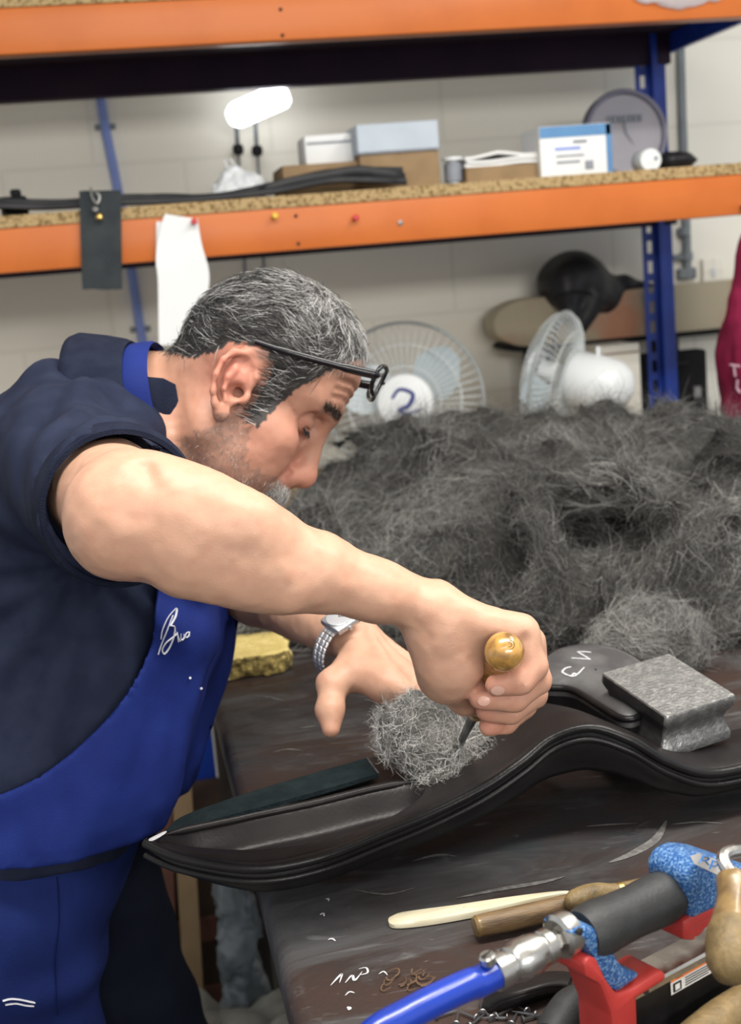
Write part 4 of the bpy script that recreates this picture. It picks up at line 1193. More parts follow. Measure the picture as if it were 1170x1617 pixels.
lab = MB().grid(np.array([[lp[0], lp[1]], [lp[3], lp[2]]])); lab.build('warning_label', 'label_white', gun, fix=False)
def lab_pt(u, v, off=-.0004):
    return (lp[0]*(1-u) + lp[1]*u)*(1-v) + (lp[3]*(1-u) + lp[2]*u)*v + np.array([0, off, 0])
def lab_quad(u0, v0, u1, v1, m, nm, off=-.0004):
    MB().grid(np.array([[lab_pt(u0, v0, off), lab_pt(u1, v0, off)], [lab_pt(u0, v1, off), lab_pt(u1, v1, off)]])).build(nm, m, gun, fix=False)
lab_quad(.0, .0, 1, .38, 'label_orange', 'label_band')
for k in range(4): lab_quad(.30, .48 + .12*k, .92 - .1*(k % 2), .53 + .12*k, 'dark_steel', 'printed_line')
lab_quad(.04, .48, .22, .92, 'dark_steel', 'pictogram'); lab_quad(.08, .56, .18, .84, 'label_white', 'pictogram_core', -.0006)
for k, u in enumerate(np.linspace(.38, .84, 7)): lab_quad(u, .12, u + .045, .27, 'shaving', 'printed_letter')
MB().grid(np.array([[lab_pt(.16, .06), lab_pt(.17, .06)], [lab_pt(.10, .32), lab_pt(.26, .32)]])).build('warning_triangle', 'shaving', gun, fix=False)
# name plate with its lettering
npl = [onG(*p, -.0172) for p in ((1090, 1352), (1104, 1347), (1160, 1368), (1210, 1392), (1205, 1408), (1150, 1390), (1096, 1364))]
m_ = MB(); m_.add(npl, [tuple(range(7))]); m_.build('name_plate', 'label_white', gun, fix=False)
def plate_stroke(pts, w=.00075):
    MB().tube(spline([onG(a_, b_, -.0176) for a_, b_ in pts], 16), w, 6, flat=.4).build('plate_letter', 'text_blue', gun)
plate_stroke([(1104, 1362), (1107, 1358), (1110, 1351)]); plate_stroke([(1110, 1351), (1117, 1353), (1119, 1357), (1113, 1359), (1108, 1358)]); plate_stroke([(1113, 1359), (1116, 1362), (1119, 1366)])
plate_stroke([(1120, 1372), (1123, 1366), (1126, 1358)]); plate_stroke([(1126, 1359), (1132, 1361), (1133, 1366), (1128, 1368), (1123, 1366)])
plate_stroke([(1140, 1366), (1146, 1368), (1146, 1374), (1139, 1375)])
# ---------------- air hose with its coupling
t = thing('air_line', 'shiny blue air hose with steel quick coupling plugged into the staple gun', 'hose', G0 + gx*-.12)
def gw(p): return G0 + gx*p[0] + gy*p[1] + gz*p[2]
cA, cB = gw(onG(868, 1492)), gw(onG(776, 1540))
cdv = unit(cB - cA); cl = np.linalg.norm(cB - cA)
MB().lathe([(.008, 0), (.0105, .001), (.0105, .006), (.0095, .007), (.0095, .008), (.0108, .009), (.0118, .014), (.0118, .026), (.0105, .028), (.0105, .031), (.0092, .032), (.0085, cl)], 28, cA, cdv).build('coupling', 'chrome', t, world=True)
MB().lathe([(.0098, 0), (.0104, .0005), (.0104, .008), (.0098, .0085)], 24, cB - cdv*.010, cdv).build('hose_clamp', 'chrome', t, world=True)
sc = gw(onG(768, 1518)) - gy*.002
MB().lathe([(.0022, -.010), (.0022, .0), (.0050, .0005), (.0050, .0045), (.004, .0055)], 16, sc, unit(gz*.9 - gx*.2)).build('clamp_screw', 'chrome', t, world=True)
MB().box(sc + unit(gz*.9 - gx*.2)*.0058, (.008, .001, .001), rotz(.6)).build('screw_slot', 'dark_steel', t, world=True)
hp = spline([cB - cdv*.012, cB + cdv*.010, gw(onG(740, 1555)), gw(onG(690, 1578)), gw(onG(640, 1604)), gw(onG(590, 1634)), gw(onG(540, 1672)) + np.array([0, 0, -.006]), onZ(440, 1780, .945)], 60)
MB().tube(hp, .0088, 18).build('hose_tube', 'hose_blue', t, world=True, smooth=80)

# ================================================================ hand tools on the bench
def flat_tool(outl, z, th, name, m, parent, dome=.4):
    P = np.array([onZ(a, b, z) for a, b in outl]); c = P.mean(0)
    lay = [P - np.array([0, 0, th/2]), P + np.array([0, 0, th*.1]), c + (P - c)*.93 + np.array([0, 0, th*.42]), c + (P - c)*.6 + np.array([0, 0, th*.5]), c + (P - c)*.02 + np.array([0, 0, th*.52])]
    bm_ = MB().grid(np.array(lay), cv=True); bm_.f.append(tuple(range(len(P)))[::-1])
    return bm_.build(name, m, parent, world=True, smooth=50)
t = thing('bone_folder', 'cream bone folder with rounded tip lying on the bench', 'bone folder', onZ(750, 1440, BZ))
o1 = spline([(613, 1453, 0), (622, 1446, 0), (660, 1440, 0), (720, 1432, 0), (800, 1420, 0), (890, 1409, 0), (905, 1411, 0), (840, 1424, 0), (770, 1440, 0), (700, 1453, 0), (650, 1460, 0), (620, 1461, 0)], 40, closed=True)
flat_tool([(p[0], p[1]) for p in o1], BZ + .0035, .005, 'blade', 'bone', t)
def stick(name, label, pts, rs, m, part, ends=None, n=16):
    P = spline(pts, 24); r = np.interp(np.linspace(0, 1, 24), np.linspace(0, 1, len(rs)), rs)
    t = thing(name, label, 'tool', P[0] - np.array([0, 0, 0]))
    MB().tube(P, r, n).build(part, m, t, world=True, smooth=50)
    return t, P
t, P = stick('wooden_creaser', 'long worn wooden tool handle lying against the bone folder', [onZ(757, 1462, .931), onZ(830, 1446, .931), onZ(900, 1428, .931), onZ(980, 1408, .930), onZ(1050, 1392, .929)], [.0082, .0088, .0085, .008, .0075, .007, .006], 'tool_wood', 'handle')
MB().lathe([(.0082, 0), (.0083, .002), (.007, .004), (.001, .0045)], 14, P[0], unit(P[0] - P[1])).build('butt_end', 'handle_wood', t, world=True)
MB().tube([P[-1], P[-1] + (P[-1]-P[-3])*1.6], [.004, .003], 8).build('shank', 'tool_steel', t, world=True)
t, P = stick('bulb_handle', 'dark bulb-ended wooden handle lying behind the rubber grip', [onZ(896, 1428, .9385), onZ(915, 1420, .9385), onZ(945, 1412, .9385), onZ(975, 1408, .938), onZ(1020, 1397, .937)], [.004, .0085, .0095, .0088, .007, .006, .0055], 'worn_wood', 'handle')
MB().lathe([(.006, 0), (.0068, .001), (.0068, .005), (.006, .006)], 14, P[17], unit(P[18]-P[17])).build('ferrule', 'brass', t, world=True)
# hooked tool with pear-shaped handle leaning over the magazine
pa, pb = at(1152, 1545, .742), at(1160, 1386, .800)
ax = unit(pb - pa); Lh = np.linalg.norm(pb - pa)
t = thing('hook_tool', 'steel-hooked tool with pear-shaped worn wooden handle leaning on the staple gun', 'tool', pa)
MB().lathe([(.001, 0), (.009, .002), (.0135, .010), (.0148, .022), (.0145, .030), (.0128, Lh*.5)], 24, pa, ax).build('worn_butt', 'worn_wood', t, world=True, smooth=60)
MB().lathe([(.0129, Lh*.5 - .001), (.0108, Lh*.65), (.0098, Lh*.78), (.0105, Lh*.9), (.0112, Lh*.96), (.0085, Lh), (.001, Lh + .001)], 24, pa, ax).build('handle', 'handle_wood', t, world=True, smooth=60)
MB().tube(spline([pb, at(1146, 1368, .805), at(1142, 1353, .81), at(1152, 1346, .815), at(1172, 1344, .82), at(1200, 1350, .83)], 20), [.0042]*14 + [.004, .0038, .0035, .003, .0025, .002], 10).build('hook', 'chrome', t, world=True)
# rubber-handled pliers
t, P = stick('pliers', 'dark rubber-handled pliers lying under the staple gun foot', [onZ(866, 1640, .934), onZ(890, 1600, .936), onZ(905, 1580, .937), onZ(922, 1562, .937)], [.011, .0115, .0115, .011, .010, .0075, .003], 'rubber_black', 'handle_sleeve')
MB().tube([onZ(930, 1650, .932), onZ(950, 1625, .934)], [.008, .007], 10).build('second_sleeve', 'rubber_black', t, world=True)
# steel shafts
t, P = stick('steel_punch', 'bright tapered steel punch lying in front of the magazine', [onZ(1010, 1640, .934), onZ(1065, 1598, .936), onZ(1110, 1568, .936), onZ(1180, 1538, .936)], [.009, .0085, .008, .006, .004], 'chrome', 'shaft')
MB().lathe([(.0088, 0), (.0095, .002), (.0095, .006), (.0088, .008)], 14, P[5], unit(P[6]-P[5])).build('collar', 'tool_steel', t, world=True)
t, P = stick('steel_awl', 'slim dark steel awl blade lying beside the bright punch', [onZ(1000, 1602, .931), onZ(1060, 1580, .931), onZ(1130, 1552, .931), onZ(1200, 1530, .931)], [.0015, .0032, .0045, .0055], 'tool_steel', 'blade')
MB().lathe([(.0048, 0), (.0055, .001), (.0055, .005), (.0048, .006)], 12, P[16], unit(P[17]-P[16])).build('ferrule', 'brass', t, world=True)
t, P = stick('yellow_wood_handle', 'yellowish flat wooden handle at the bench front before the steel punch', [onZ(1080, 1660, .939), onZ(1140, 1612, .939), onZ(1200, 1575, .939)], [.013, .0135, .0135], 'worn_wood', 'handle')
MB().tube([P[0], P[0] + (P[0]-P[3])*.3], [.0128, .009], 16).build('butt_end', 'worn_wood', t, world=True)
# dark leather offcut curling by the coupling
g = np.zeros((16, 10, 3))
for i in range(16):
    for j in range(10):
        u, v = i/15, j/9
        p = onZ(775 + 130*u - 15*v, 1530 + 12*u*u + 62*v - 30*u*v + 6*math.sin(u*5), BZ + .004 + .014*math.sin(v*math.pi)*(.4 + .6*math.sin(u*3)) )
        g[i, j] = p
t = thing('leather_offcut', 'dark curled leather offcut lying under the hose coupling', 'leather', onZ(840, 1560, BZ))
m_ = MB().grid(np.concatenate([g, (g - np.array([0, 0, .0022]))[:, ::-1]], 1), cv=True); m_.build('offcut', 'saddle_leather', t, world=True, smooth=80)
# tacks, nails and shavings
r_ = np.random.default_rng(3)
tk = None
nail_spots = [(705,1600,.2),(722,1608,1.2),(738,1602,2.2),(752,1612,.7),(768,1600,1.8),(782,1607,2.8),(797,1598,.4),(812,1608,1.0),(828,1600,2.5),(843,1606,.1),(760,1590,1.4),(820,1590,2.0)]
me1 = me2 = None
for i, (px, py, a) in enumerate(nail_spots):
    p = onZ(px, py, BZ + .0022)
    t = thing('tack', 'small dark steel tack scattered by the blue hose', 'tack', p, rotz(a), group='tacks scattered by the blue hose')
    if me1 is None:
        o1_ = MB().tube([(-.008, 0, 0), (.004, 0, 0), (.009, 0, 0)], [.0009, .0009, .0002], 6).build('shank', 'tool_steel', t); me1 = o1_.data
        o2_ = MB().lathe([(.0005, -.0088), (.0030, -.0084), (.0033, -.0078), (.0008, -.0072)], 10, (0, 0, 0), (1, 0, 0)).build('head', 'tool_steel', t); me2 = o2_.data
    else:
        for nm, me_ in (('shank', me1), ('head', me2)):
            o = bpy.data.objects.new(nm, me_); COL.objects.link(o); o.parent = t
for i in range(14):
    px, py = 612 + 68*r_.random(), 1532 + 30*r_.random()
    p = onZ(px, py, BZ + .0012); a = r_.random()*6.28; R = .002 + .003*r_.random()
    pts = [p + np.array([R*1.6*math.cos(a + k*.55), R*math.sin(a + k*.55), .0015 + .0014*math.sin(k*.9 + a)]) for k in range(7)]
    o = MB().tube(spline(pts, 14), np.linspace(.0008, .0003, 14), 5, flat=.5).build('leather_shaving', 'shaving', None)
    tag(o, 'tiny brown curled leather shaving on the bench before the hose', 'shaving', 'leather shavings on the bench')
# ================================================================ the saddler
mat('skin', (.6, .36, .26), .45, attr=True, sss=.18, col2=(.93, .86, .84), scale=75, mix=(.45, .8), bump=.08, bscale=700, spec=0.32)
mat('hair_strand', (.2, .2, .2), .45, attr=True, spec=0.22)
mat('polo_navy', (.0135, .0175, .036), .75, col2=(.018, .023, .045), scale=40, bump=.15, bscale=1400, spec=0.1)
mat('polo_rib', (.010, .013, .027), .85, col2=(.014, .018, .034), scale=60, bump=.4, bscale=900, spec=0.1)
mat('apron_blue', (.011, .021, .125), .7, col2=(.014, .027, .155), scale=18, bump=.2, bscale=900, spec=0.1)
mat('trouser_blue', (.009, .017, .085), .8, col2=(.011, .021, .105), scale=20, bump=.2, bscale=600, spec=0.1)
mat('trouser_shaded', (.006, .008, .016), .85, col2=(.008, .010, .02), scale=20, bump=.2, bscale=600, spec=0.1)  # far leg: same trousers with shade put into the colour
mat('thread_white', (.62, .63, .68), .7, col2=(.55, .56, .6), scale=200)
mat('shoe_black', (.01, .01, .01), .5, col2=(.016, .015, .015), scale=30)
mat('glasses_black', (.006, .006, .008), .18, col2=(.01, .01, .012), scale=30)
mat('lens_glass', (.75, .80, .82), .03, alpha=.28, spec=.8, col2=(.7, .76, .78), scale=4)
mat('watch_steel', (.56, .56, .57), .38, .8, col2=(.42, .42, .43), scale=300, rough2=.5)
mat('watch_dial', (.55, .57, .6), .2, .4, col2=(.5, .52, .55), scale=60)
mat('gold', (.75, .55, .25), .22, 1., col2=(.7, .5, .2), scale=90)
mat('eye_white', (.6, .58, .55), .2, col2=(.55, .53, .5), scale=30)

# ---- head frame: x forward, y to his left (away from the lens), z to the crown
HC = C(374, 612, 1.34)
th_, ph_ = math.radians(37), math.radians(-2)
hf = np.array([math.cos(th_)*math.cos(ph_), -math.sin(th_)*math.cos(ph_), -math.sin(ph_)])
hu = np.array([math.sin(th_), math.cos(th_), .0]); hu = unit(hu - hf*(hu @ hf))
hl = np.cross(hf, hu)
if hl[2] < 0: hl = -hl
HR = np.stack([hf, hl, hu], 1)
HS = 1.0
def hp_(x, y, z): return HC + HS*(HR @ np.array([x, y, z]))
def to_head(P): return ((P - HC) @ HR)/HS
B = SDF()
def he(x, y, z, rx, ry, rz, k=.012, sub=False, R=None): B.ell(hp_(x, y, z), np.array([rx, ry, rz])*HS, HR if R is None else HR @ R, k, sub)
def hc(a, ra, b, rb, k=.012, sub=False): B.cone(hp_(*a), ra*HS, hp_(*b), rb*HS, k, sub)
he(.008, 0, .050, .080, .074, .080, k=.02)              # cranium
he(.040, 0, .058, .055, .062, .062, k=.03)               # forehead
he(-.026, 0, .030, .046, .062, .052, k=.03)              # occiput
he(.040, 0, -.030, .052, .055, .080, k=.03)              # face mass
for s in (-1, 1):
    hc((.006, s*.050, -.052), .022, (.070, s*.016, -.104), .020, k=.03)     # jaw
    he(.055, s*.047, -.014, .028, .018, .018, k=.02)                         # cheekbone
    he(.058, s*.040, -.045, .028, .018, .030, k=.025)                        # cheek
    hc((.086, s*.010, .034), .011, (.070, s*.046, .036), .010, k=.018)       # brow ridge
    he(.086, s*.033, .014, .017, .017, .012, k=.012, sub=True)               # socket
    he(.0715, s*.031, .0125, .0150, .0155, .0140, k=.004)                    # lidded eyeball
    hc((.0865, s*.022, .0085), .0016, (.0795, s*.044, .0085), .0014, k=.003, sub=True)  # lid line
    hc((.0870, s*.020, .0225), .0018, (.0790, s*.046, .0235), .0016, k=.005, sub=True)  # lid crease
    hc((.083, s*.020, -.002), .003, (.076, s*.042, -.004), .003, k=.008, sub=True)      # bag under the eye
    he(.0965, s*.0135, -.037, .0125, .0095, .0105, k=.006)                   # nostril wing
he(.078, 0, -.106, .022, .024, .020, k=.02)              # chin
hc((.089, 0, .020), .0092, (.105, 0, -.024), .0112, k=.012)   # nose bridge
he(.1070, 0, -.031, .0130, .0130, .0120, k=.008)         # nose tip
for s in (-1, 1): he(.101, s*.0070, -.0475, .0060, .0030, .0045, k=.003, sub=True)
he(.092, 0, -.058, .014, .026, .013, k=.012)             # upper lip mound
he(.0945, 0, -.066, .010, .022, .0055, k=.004)
he(.0925, 0, -.0765, .010, .020, .006, k=.004)
hc((.100, -.022, -.0708), .0015, (.100, .022, -.0708), .0015, k=.003, sub=True)
creases = []
for zz, dd in ((.050, 0), (.058, .002), (.067, .003)):     # forehead creases
    for s in (-1, 1):
        pts = []
        for u_ in np.linspace(.001, .048, 9):
            zc = zz + .004*math.sin(u_*65) - .10*max(0, u_ - .03)
            xs_ = np.linspace(.04, .12, 161); dd_ = B.ev(np.array([hp_(x_, s*u_, zc) for x_ in xs_]))
            pts.append((xs_[np.where(dd_ < 0)[0][-1]] + .0004, s*u_, zc))
        creases += [(pts[i], pts[i+1]) for i in range(8)]
for a_, b_ in creases: hc(a_, .0017, b_, .0017, k=.003, sub=True)
for s in (-1, 1):                                          # crow's feet, nasolabial fold
    hc((.066, s*.056, .012), .0011, (.052, s*.062, .018), .0009, k=.003, sub=True)
    hc((.094, s*.022, -.036), .0018, (.084, s*.034, -.062), .0014, k=.006, sub=True)
# ear (near one fully shaped; the far one alike)
def ear(s):
    ca, sa = math.cos(math.radians(15)), math.sin(math.radians(15))
    def e(a, b, out=0.):          # mm in the ear plane: a forward, b up
        a_, b_ = a*.00110, b*.00110
        x = a_*ca - b_*sa; z = a_*sa + b_*ca
        y = .0705 + .0135*max(0, (8 - a)/33) + out*.001 - .00012*max(0, b)
        return (x + .012, s*y, z - .005)
    he(*e(-8, 7, -3), .015, .0055, .025, k=.006, R=np.array([[ca, 0, -sa], [0, 1, 0], [sa, 0, ca]]))
    hx = [(7, 6), (9, 19), (5, 29), (-5, 35), (-16, 32), (-22, 22), (-23, 8), (-20, -6), (-15, -15), (-9, -22)]
    for i in range(len(hx) - 1): hc(e(*hx[i], 3 if i else 0), .0033, e(*hx[i+1], 3), .0034, k=.003)
    ah = [(-2, 25), (-9, 20), (-13, 10), (-12, -1), (-7, -10)]
    for i in range(len(ah) - 1): hc(e(*ah[i], 1.5), .0030, e(*ah[i+1], 2), .0030, k=.003)
    he(*e(-7, -21, 1), .0085, .0042, .0095, k=.004)
    he(*e(7.5, -2, 1), .0042, .0050, .0070, k=.004)
    he(*e(-2, 1, 4), .0078, .0085, .0085, k=.003, sub=True)
    he(*e(-4, 24, 5), .0060, .0035, .0050, k=.003, sub=True)
    hc(e(-17, 24, 4), .0018, e(-18, 2, 4), .0018, k=.003, sub=True)
ear(-1); ear(1)
# ---- neck and trunk
NB = C(225, 645, 1.37)
B.cone(hp_(-.020, 0, -.030), .049, NB, .052, k=.03)
B.cone(NB, .050, C(165, 710, 1.385), .065, k=.03)
TR = [C(130, 760, 1.40), C(135, 930, 1.40), C(72, 1150, 1.40), C(25, 1340, 1.40)]
for dz in (-.075, .075):
    o = np.array([0, 0, dz])
    B.chain([p + o for p in TR], [.098, .108, .112, .115], k=.05)
B.cone(C(130, 740, 1.30), .075, C(115, 735, 1.245), .062, k=.05)
B.cone(C(130, 740, 1.50), .075, C(130, 740, 1.575), .060, k=.05)
pelW = c2w(TR[3])
legs = []
for dz, dx in ((-.10, -.02), (.10, .05)):
    hipW = c2w(TR[3] + np.array([dx*.3, -.03, dz]))
    kneeW = np.array([hipW[0] + .03 + dx, hipW[1], .48]); ankW = np.array([hipW[0] + dx, hipW[1], .09])
    q = [w2c(hipW), w2c(kneeW), w2c(ankW)]
    legs.append((q, ankW))
    B.chain(q, [.085, .055, .038], k=.03)
    tw = w2c(ankW + np.array([.16, 0, -.055])); B.cone(w2c(ankW + np.array([0, 0, -.04])), .038, tw, .030, k=.02)
# ---- right arm (near): upper arm points at the lens, forearm runs to the bench
SH = C(115, 735, 1.245)
EL = C(200, 806, .965)
B.cone(SH, .054, EL, .041, k=.02)
FA = [C(205, 812, .955), C(300, 838, .955), C(400, 874, .962), C(500, 907, .975), C(590, 935, .990), C(680, 962, 1.005)]
B.chain(FA, [.041, .0385, .0335, .0245, .0185, .0175], k=.018)
B.chain([p + np.array([0, .002, .016]) for p in FA[1:]], [.034, .030, .0245, .019, .019], k=.014)
B.ell(C(185, 838, .945), (.024, .026, .022), k=.03)                  # point of the elbow
B.cone(C(255, 772, .945), .020, C(390, 822, .940), .017, k=.025)     # brachioradialis ridge
B.cone(C(300, 895, .945), .019, C(450, 935, .955), .013, k=.022)      # flexor belly
B.cone(C(228, 735, .925), .0022, C(244, 775, .905), .002, k=.012, sub=True)
WR = FA[-1]
# hand: metacarpus
MC = [C(822, 1000, 1.000), C(830, 1016, 1.022), C(830, 1036, 1.044), C(820, 1058, 1.064)]    # pinky .. index knuckles
for i, m0 in enumerate(MC):
    B.cone(WR + np.array([.004, .0, .006*i - .004]), .0165, m0, .0128 if i else .0122, k=.010)
B.ell(C(716, 1036, 1.012), (.027, .030, .021), k=.018)                # hypothenar heel
B.cone(C(688, 1000, 1.01), .021, C(704, 1062, 1.03), .021, k=.016)
B.cone(C(706, 1066, 1.03), .020, C(736, 1098, 1.06), .015, k=.012)    # thenar / thumb base
B.cone(C(738, 1100, 1.06), .0135, C(762, 1112, 1.085), .0105, k=.008)
B.cone(C(762, 1112, 1.085), .0105, C(780, 1116, 1.10), .0085, k=.004)
FG = [  # pinky, ring, middle, index: MCP, PIP, DIP, tip
    ([MC[0], C(841, 1052, .998), C(822, 1076, .992), C(784, 1082, .994)], [.0138, .0112, .0098, .0086]),
    ([MC[1], C(846, 1074, 1.018), C(812, 1104, 1.010), C(760, 1102, 1.012)], [.0145, .0118, .0104, .0090]),
    ([MC[2], C(842, 1096, 1.045), C(806, 1122, 1.034), C(768, 1122, 1.034)], [.0145, .0118, .0104, .0090]),
    ([MC[3], C(826, 1112, 1.068), C(798, 1140, 1.052), C(774, 1146, 1.046)], [.0140, .0112, .0100, .0086]),
]
for P_, r_f in FG: B.chain(P_, r_f, k=.0028, k0=.010)
B.ell(C(752, 1080, 1.02), (.0088, .0070, .010), k=.002)               # fingertip peeping behind the handle
# knuckle creases
for P_, r_f in FG:
    m1 = P_[1]; dr = unit(P_[1] - P_[0]); 
    B.cone(P_[2] + np.array([.004, .004, -r_f[2]*.98]), .0013, P_[2] + np.array([-.003, -.008, -r_f[2]*.98]), .0011, k=.003, sub=True)
B.cone(C(828, 1012, .985), .0022, C(812, 1048, .984), .0020, k=.008, sub=True)    # crease round the handle
B.cone(C(655, 985, .985), .0013, C(682, 1012, .985), .0012, k=.004, sub=True)
B.cone(C(648, 996, .987), .0013, C(676, 1022, .987), .0012, k=.004, sub=True)
# ---- left arm (far)
LS, LE, LW = C(150, 735, 1.575), C(330, 890, 1.53), C(548, 1008, 1.300)
B.cone(LS, .058, LE, .047, k=.03)
B.chain([LE, LE*.6 + LW*.4, LW], [.045, .036, .0205], k=.015)
B.cone(LW + np.array([0, .001, .010]), .0195, LE*.3 + LW*.7 + np.array([0, .0, .012]), .026, k=.012)
LM = [C(614, 1082, 1.238), C(636, 1071, 1.262), C(652, 1066, 1.285), C(664, 1064, 1.306)]   # index .. pinky knuckles
for i, m0 in enumerate(LM): B.cone(LW + np.array([.006, -.004, -.009 + .006*i]), .0170, m0, .0122, k=.009)
B.ell(C(592, 1060, 1.264), (.026, .012, .024), k=.014)
LF = [
    ([LM[0], C(648, 1098, 1.225), C(672, 1122, 1.220), C(688, 1150, 1.222)], [.0140, .0112, .0098, .0082]),
    ([LM[1], C(676, 1092, 1.250), C(700, 1116, 1.246), C(712, 1140, 1.246)], [.0142, .0112, .0098, .0082]),
    ([LM[2], C(688, 1090, 1.278), C(708, 1110, 1.276), C(716, 1132, 1.276)], [.0138, .0108, .0094, .0080]),
    ([LM[3], C(690, 1084, 1.302), C(706, 1102, 1.300), C(714, 1118, 1.300)], [.0126, .0096, .0084, .0072]),
]
for P_, r_f in LF: B.chain(P_, r_f, k=.0028, k0=.010)
LT = [C(560, 1050, 1.272), C(524, 1080, 1.248), C(521, 1120, 1.232), C(523, 1150, 1.224)]
B.chain(LT, [.0170, .0130, .0118, .0088], k=.010)
B.cone(C(560, 1068, 1.256), .010, C(606, 1086, 1.240), .010, k=.02)       # web of the thumb
# extensor tendons
for m0 in LM[:3]: B.cone(LW + np.array([.015, .020, -.004]), .002, m0 + np.array([0, .0125, 0]), .003, k=.010)
B.disp = lambda P: .0007*vnoise(P*70, 81) + .0003*vnoise(P*190, 82)
lo_, hi_ = B.bounds()
BV, BF = B.mesh(.0022, B=18, slack=.02)
BV = relax(BV, BF, 1, .35)
# skin tone by place: ruddy ear, nose, cheek, knuckles; grey beard shadow; hair roots
Hd = to_head(BV); n_b = len(BV)
col = np.tile(np.array([.49, .285, .195]), (n_b, 1))
headm = (np.abs(Hd[:, 0]) < .16) & (np.abs(Hd[:, 1]) < .12) & (Hd[:, 2] > -.14) & (Hd[:, 2] < .16)
def blob(P, c, r, amt, tgt):
    global col
    w = np.exp(-(((P - np.asarray(c))/r)**2).sum(1))[:, None]*amt
    col = col*(1 - w) + np.asarray(tgt)*w
RED = np.array([.50, .17, .12])
hm = np.where(headm)[0]
facecol = np.array([.43, .225, .155])
wf_ = np.zeros((n_b, 1)); wf_[hm, 0] = 1
w_neck = np.clip((Hd[:, 0] + .10)/.05, 0, 1)[:, None]*wf_
col = col*(1 - w_neck) + facecol*w_neck
for s in (-1, 1):
    for c_, r_, a_ in (((-.008, s*.08, .008), .030, .75), ((.09, s*.014, -.036), .018, .5), ((.06, s*.05, -.025), .03, .28), ((.076, s*.045, .0), .016, .3)):
        w = np.exp(-(((Hd - np.array(c_))/r_)**2).sum(1))[:, None]*a_*wf_; col = col*(1-w) + RED*w
w = np.exp(-(((Hd - np.array((.117, 0, -.033)))/.017)**2).sum(1))[:, None]*.6*wf_; col = col*(1-w) + np.array([.58, .24, .17])*w
def in_poly(x, z, poly):
    ins = np.zeros(len(x), bool); j = len(poly) - 1
    for i in range(len(poly)):
        xi, zi = poly[i]; xj, zj = poly[j]
        c_ = ((zi > z) != (zj > z)) & (x < (xj - xi)*(z - zi)/(zj - zi + 1e-12) + xi)
        ins ^= c_; j = i
    return ins
HAIR = [(-.15, .02), (-.098, -.008), (-.070, -.013), (-.044, -.004), (-.026, .018), (-.010, .038), (.012, .044), (.026, .032), (.028, -.004), (.033, -.022), (.046, -.020), (.048, .010), (.054, .034), (.066, .060), (.076, .084), (.086, .104), (.12, .20), (-.15, .20)]
BEARD = [(.018, -.012), (.036, -.014), (.046, -.036), (.062, -.054), (.080, -.048), (.112, -.046), (.118, -.14), (-.02, -.14), (-.006, -.075), (.006, -.050)]
jx = .0025*vnoise(BV*260, 91); jz = .003*vnoise(BV*240, 92)
earm = (np.abs(Hd[:, 1]) > .064) & (Hd[:, 0] > -.026) & (Hd[:, 0] < .027) & (Hd[:, 2] > -.04) & (Hd[:, 2] < .036 - .25*np.abs(Hd[:, 0]))
hairm = in_poly(Hd[:, 0] + jx, Hd[:, 2] + jz, HAIR) & headm & ~earm
beardm = in_poly(Hd[:, 0] + jx*2, Hd[:, 2] + jz*2, BEARD) & headm
col[hairm] = np.array([.040, .036, .034])
sb = .38 + .25*vnoise(BV[beardm]*330, 93)[:, None]
col[beardm] = col[beardm]*(1 - sb) + np.array([.13, .095, .08])*sb
brow = np.zeros(n_b, bool)
for s in (-1, 1):
    brow |= headm & (np.abs(Hd[:, 2] - (.037 + .05*np.clip(.03 - s*Hd[:, 1], -.02, .0))) < .0045) & (s*Hd[:, 1] > .010) & (s*Hd[:, 1] < .050) & (Hd[:, 0] > .06)
col[brow] = col[brow]*.45 + np.array([.05, .04, .035])*.55
for c_, r_, a_ in [(p, .012, .35) for P_, _ in FG for p in P_[1:]] + [(P_[-1], .010, .45) for P_, _ in FG + LF] + [(p, .013, .3) for p in LM] + [(LT[3], .012, .35), (EL, .05, .15)]:
    w = np.exp(-((((BV - c_)/r_)**2).sum(1)))[:, None]*a_; col = col*(1-w) + RED*w
man = thing('person', 'man in navy polo and royal blue apron bending over the saddle', 'person', (pelW[0], pelW[1], 0))
CAMW = c2w(BV)
BFw = BF[:, ::-1]
bodyo = link('body', fast_mesh('body', CAMW, BFw, cols=col), 'skin', man, world=True)
body_bv = BVHTree.FromPolygons([tuple(v) for v in CAMW.tolist()], BFw.tolist())

# ---- nails
mat('nail', (.50, .29, .225), .3, col2=(.54, .33, .26), scale=60)
def nail(P_, px, py, rx, rz, rot=0.):
    c_ = on_surface(body_bv, px, py, .0004)
    if c_ is None: return
    h = body_bv.find_nearest(Vector(c_)); nn = np.array(h[1]); nn = nn if nn @ (CAM - c_) > 0 else -nn
    u = unit(RX*math.cos(rot) + UP*math.sin(rot)); u = unit(u - nn*(u @ nn)); v = np.cross(nn, u)
    g = [[c_ + u*rx*s*math.cos(a) + v*rz*s*math.sin(a) + nn*.0006*(1 - s*s) for a in np.linspace(0, 2*math.pi, 14, endpoint=False)] for s in (1, .7, .35, .02)]
    MB().grid(np.array(g), cv=True).build('nail', 'nail', man, world=True, smooth=80)
nail(None, 786, 1090, .0052, .0040, .1); nail(None, 764, 1107, .0048, .0038, .1)

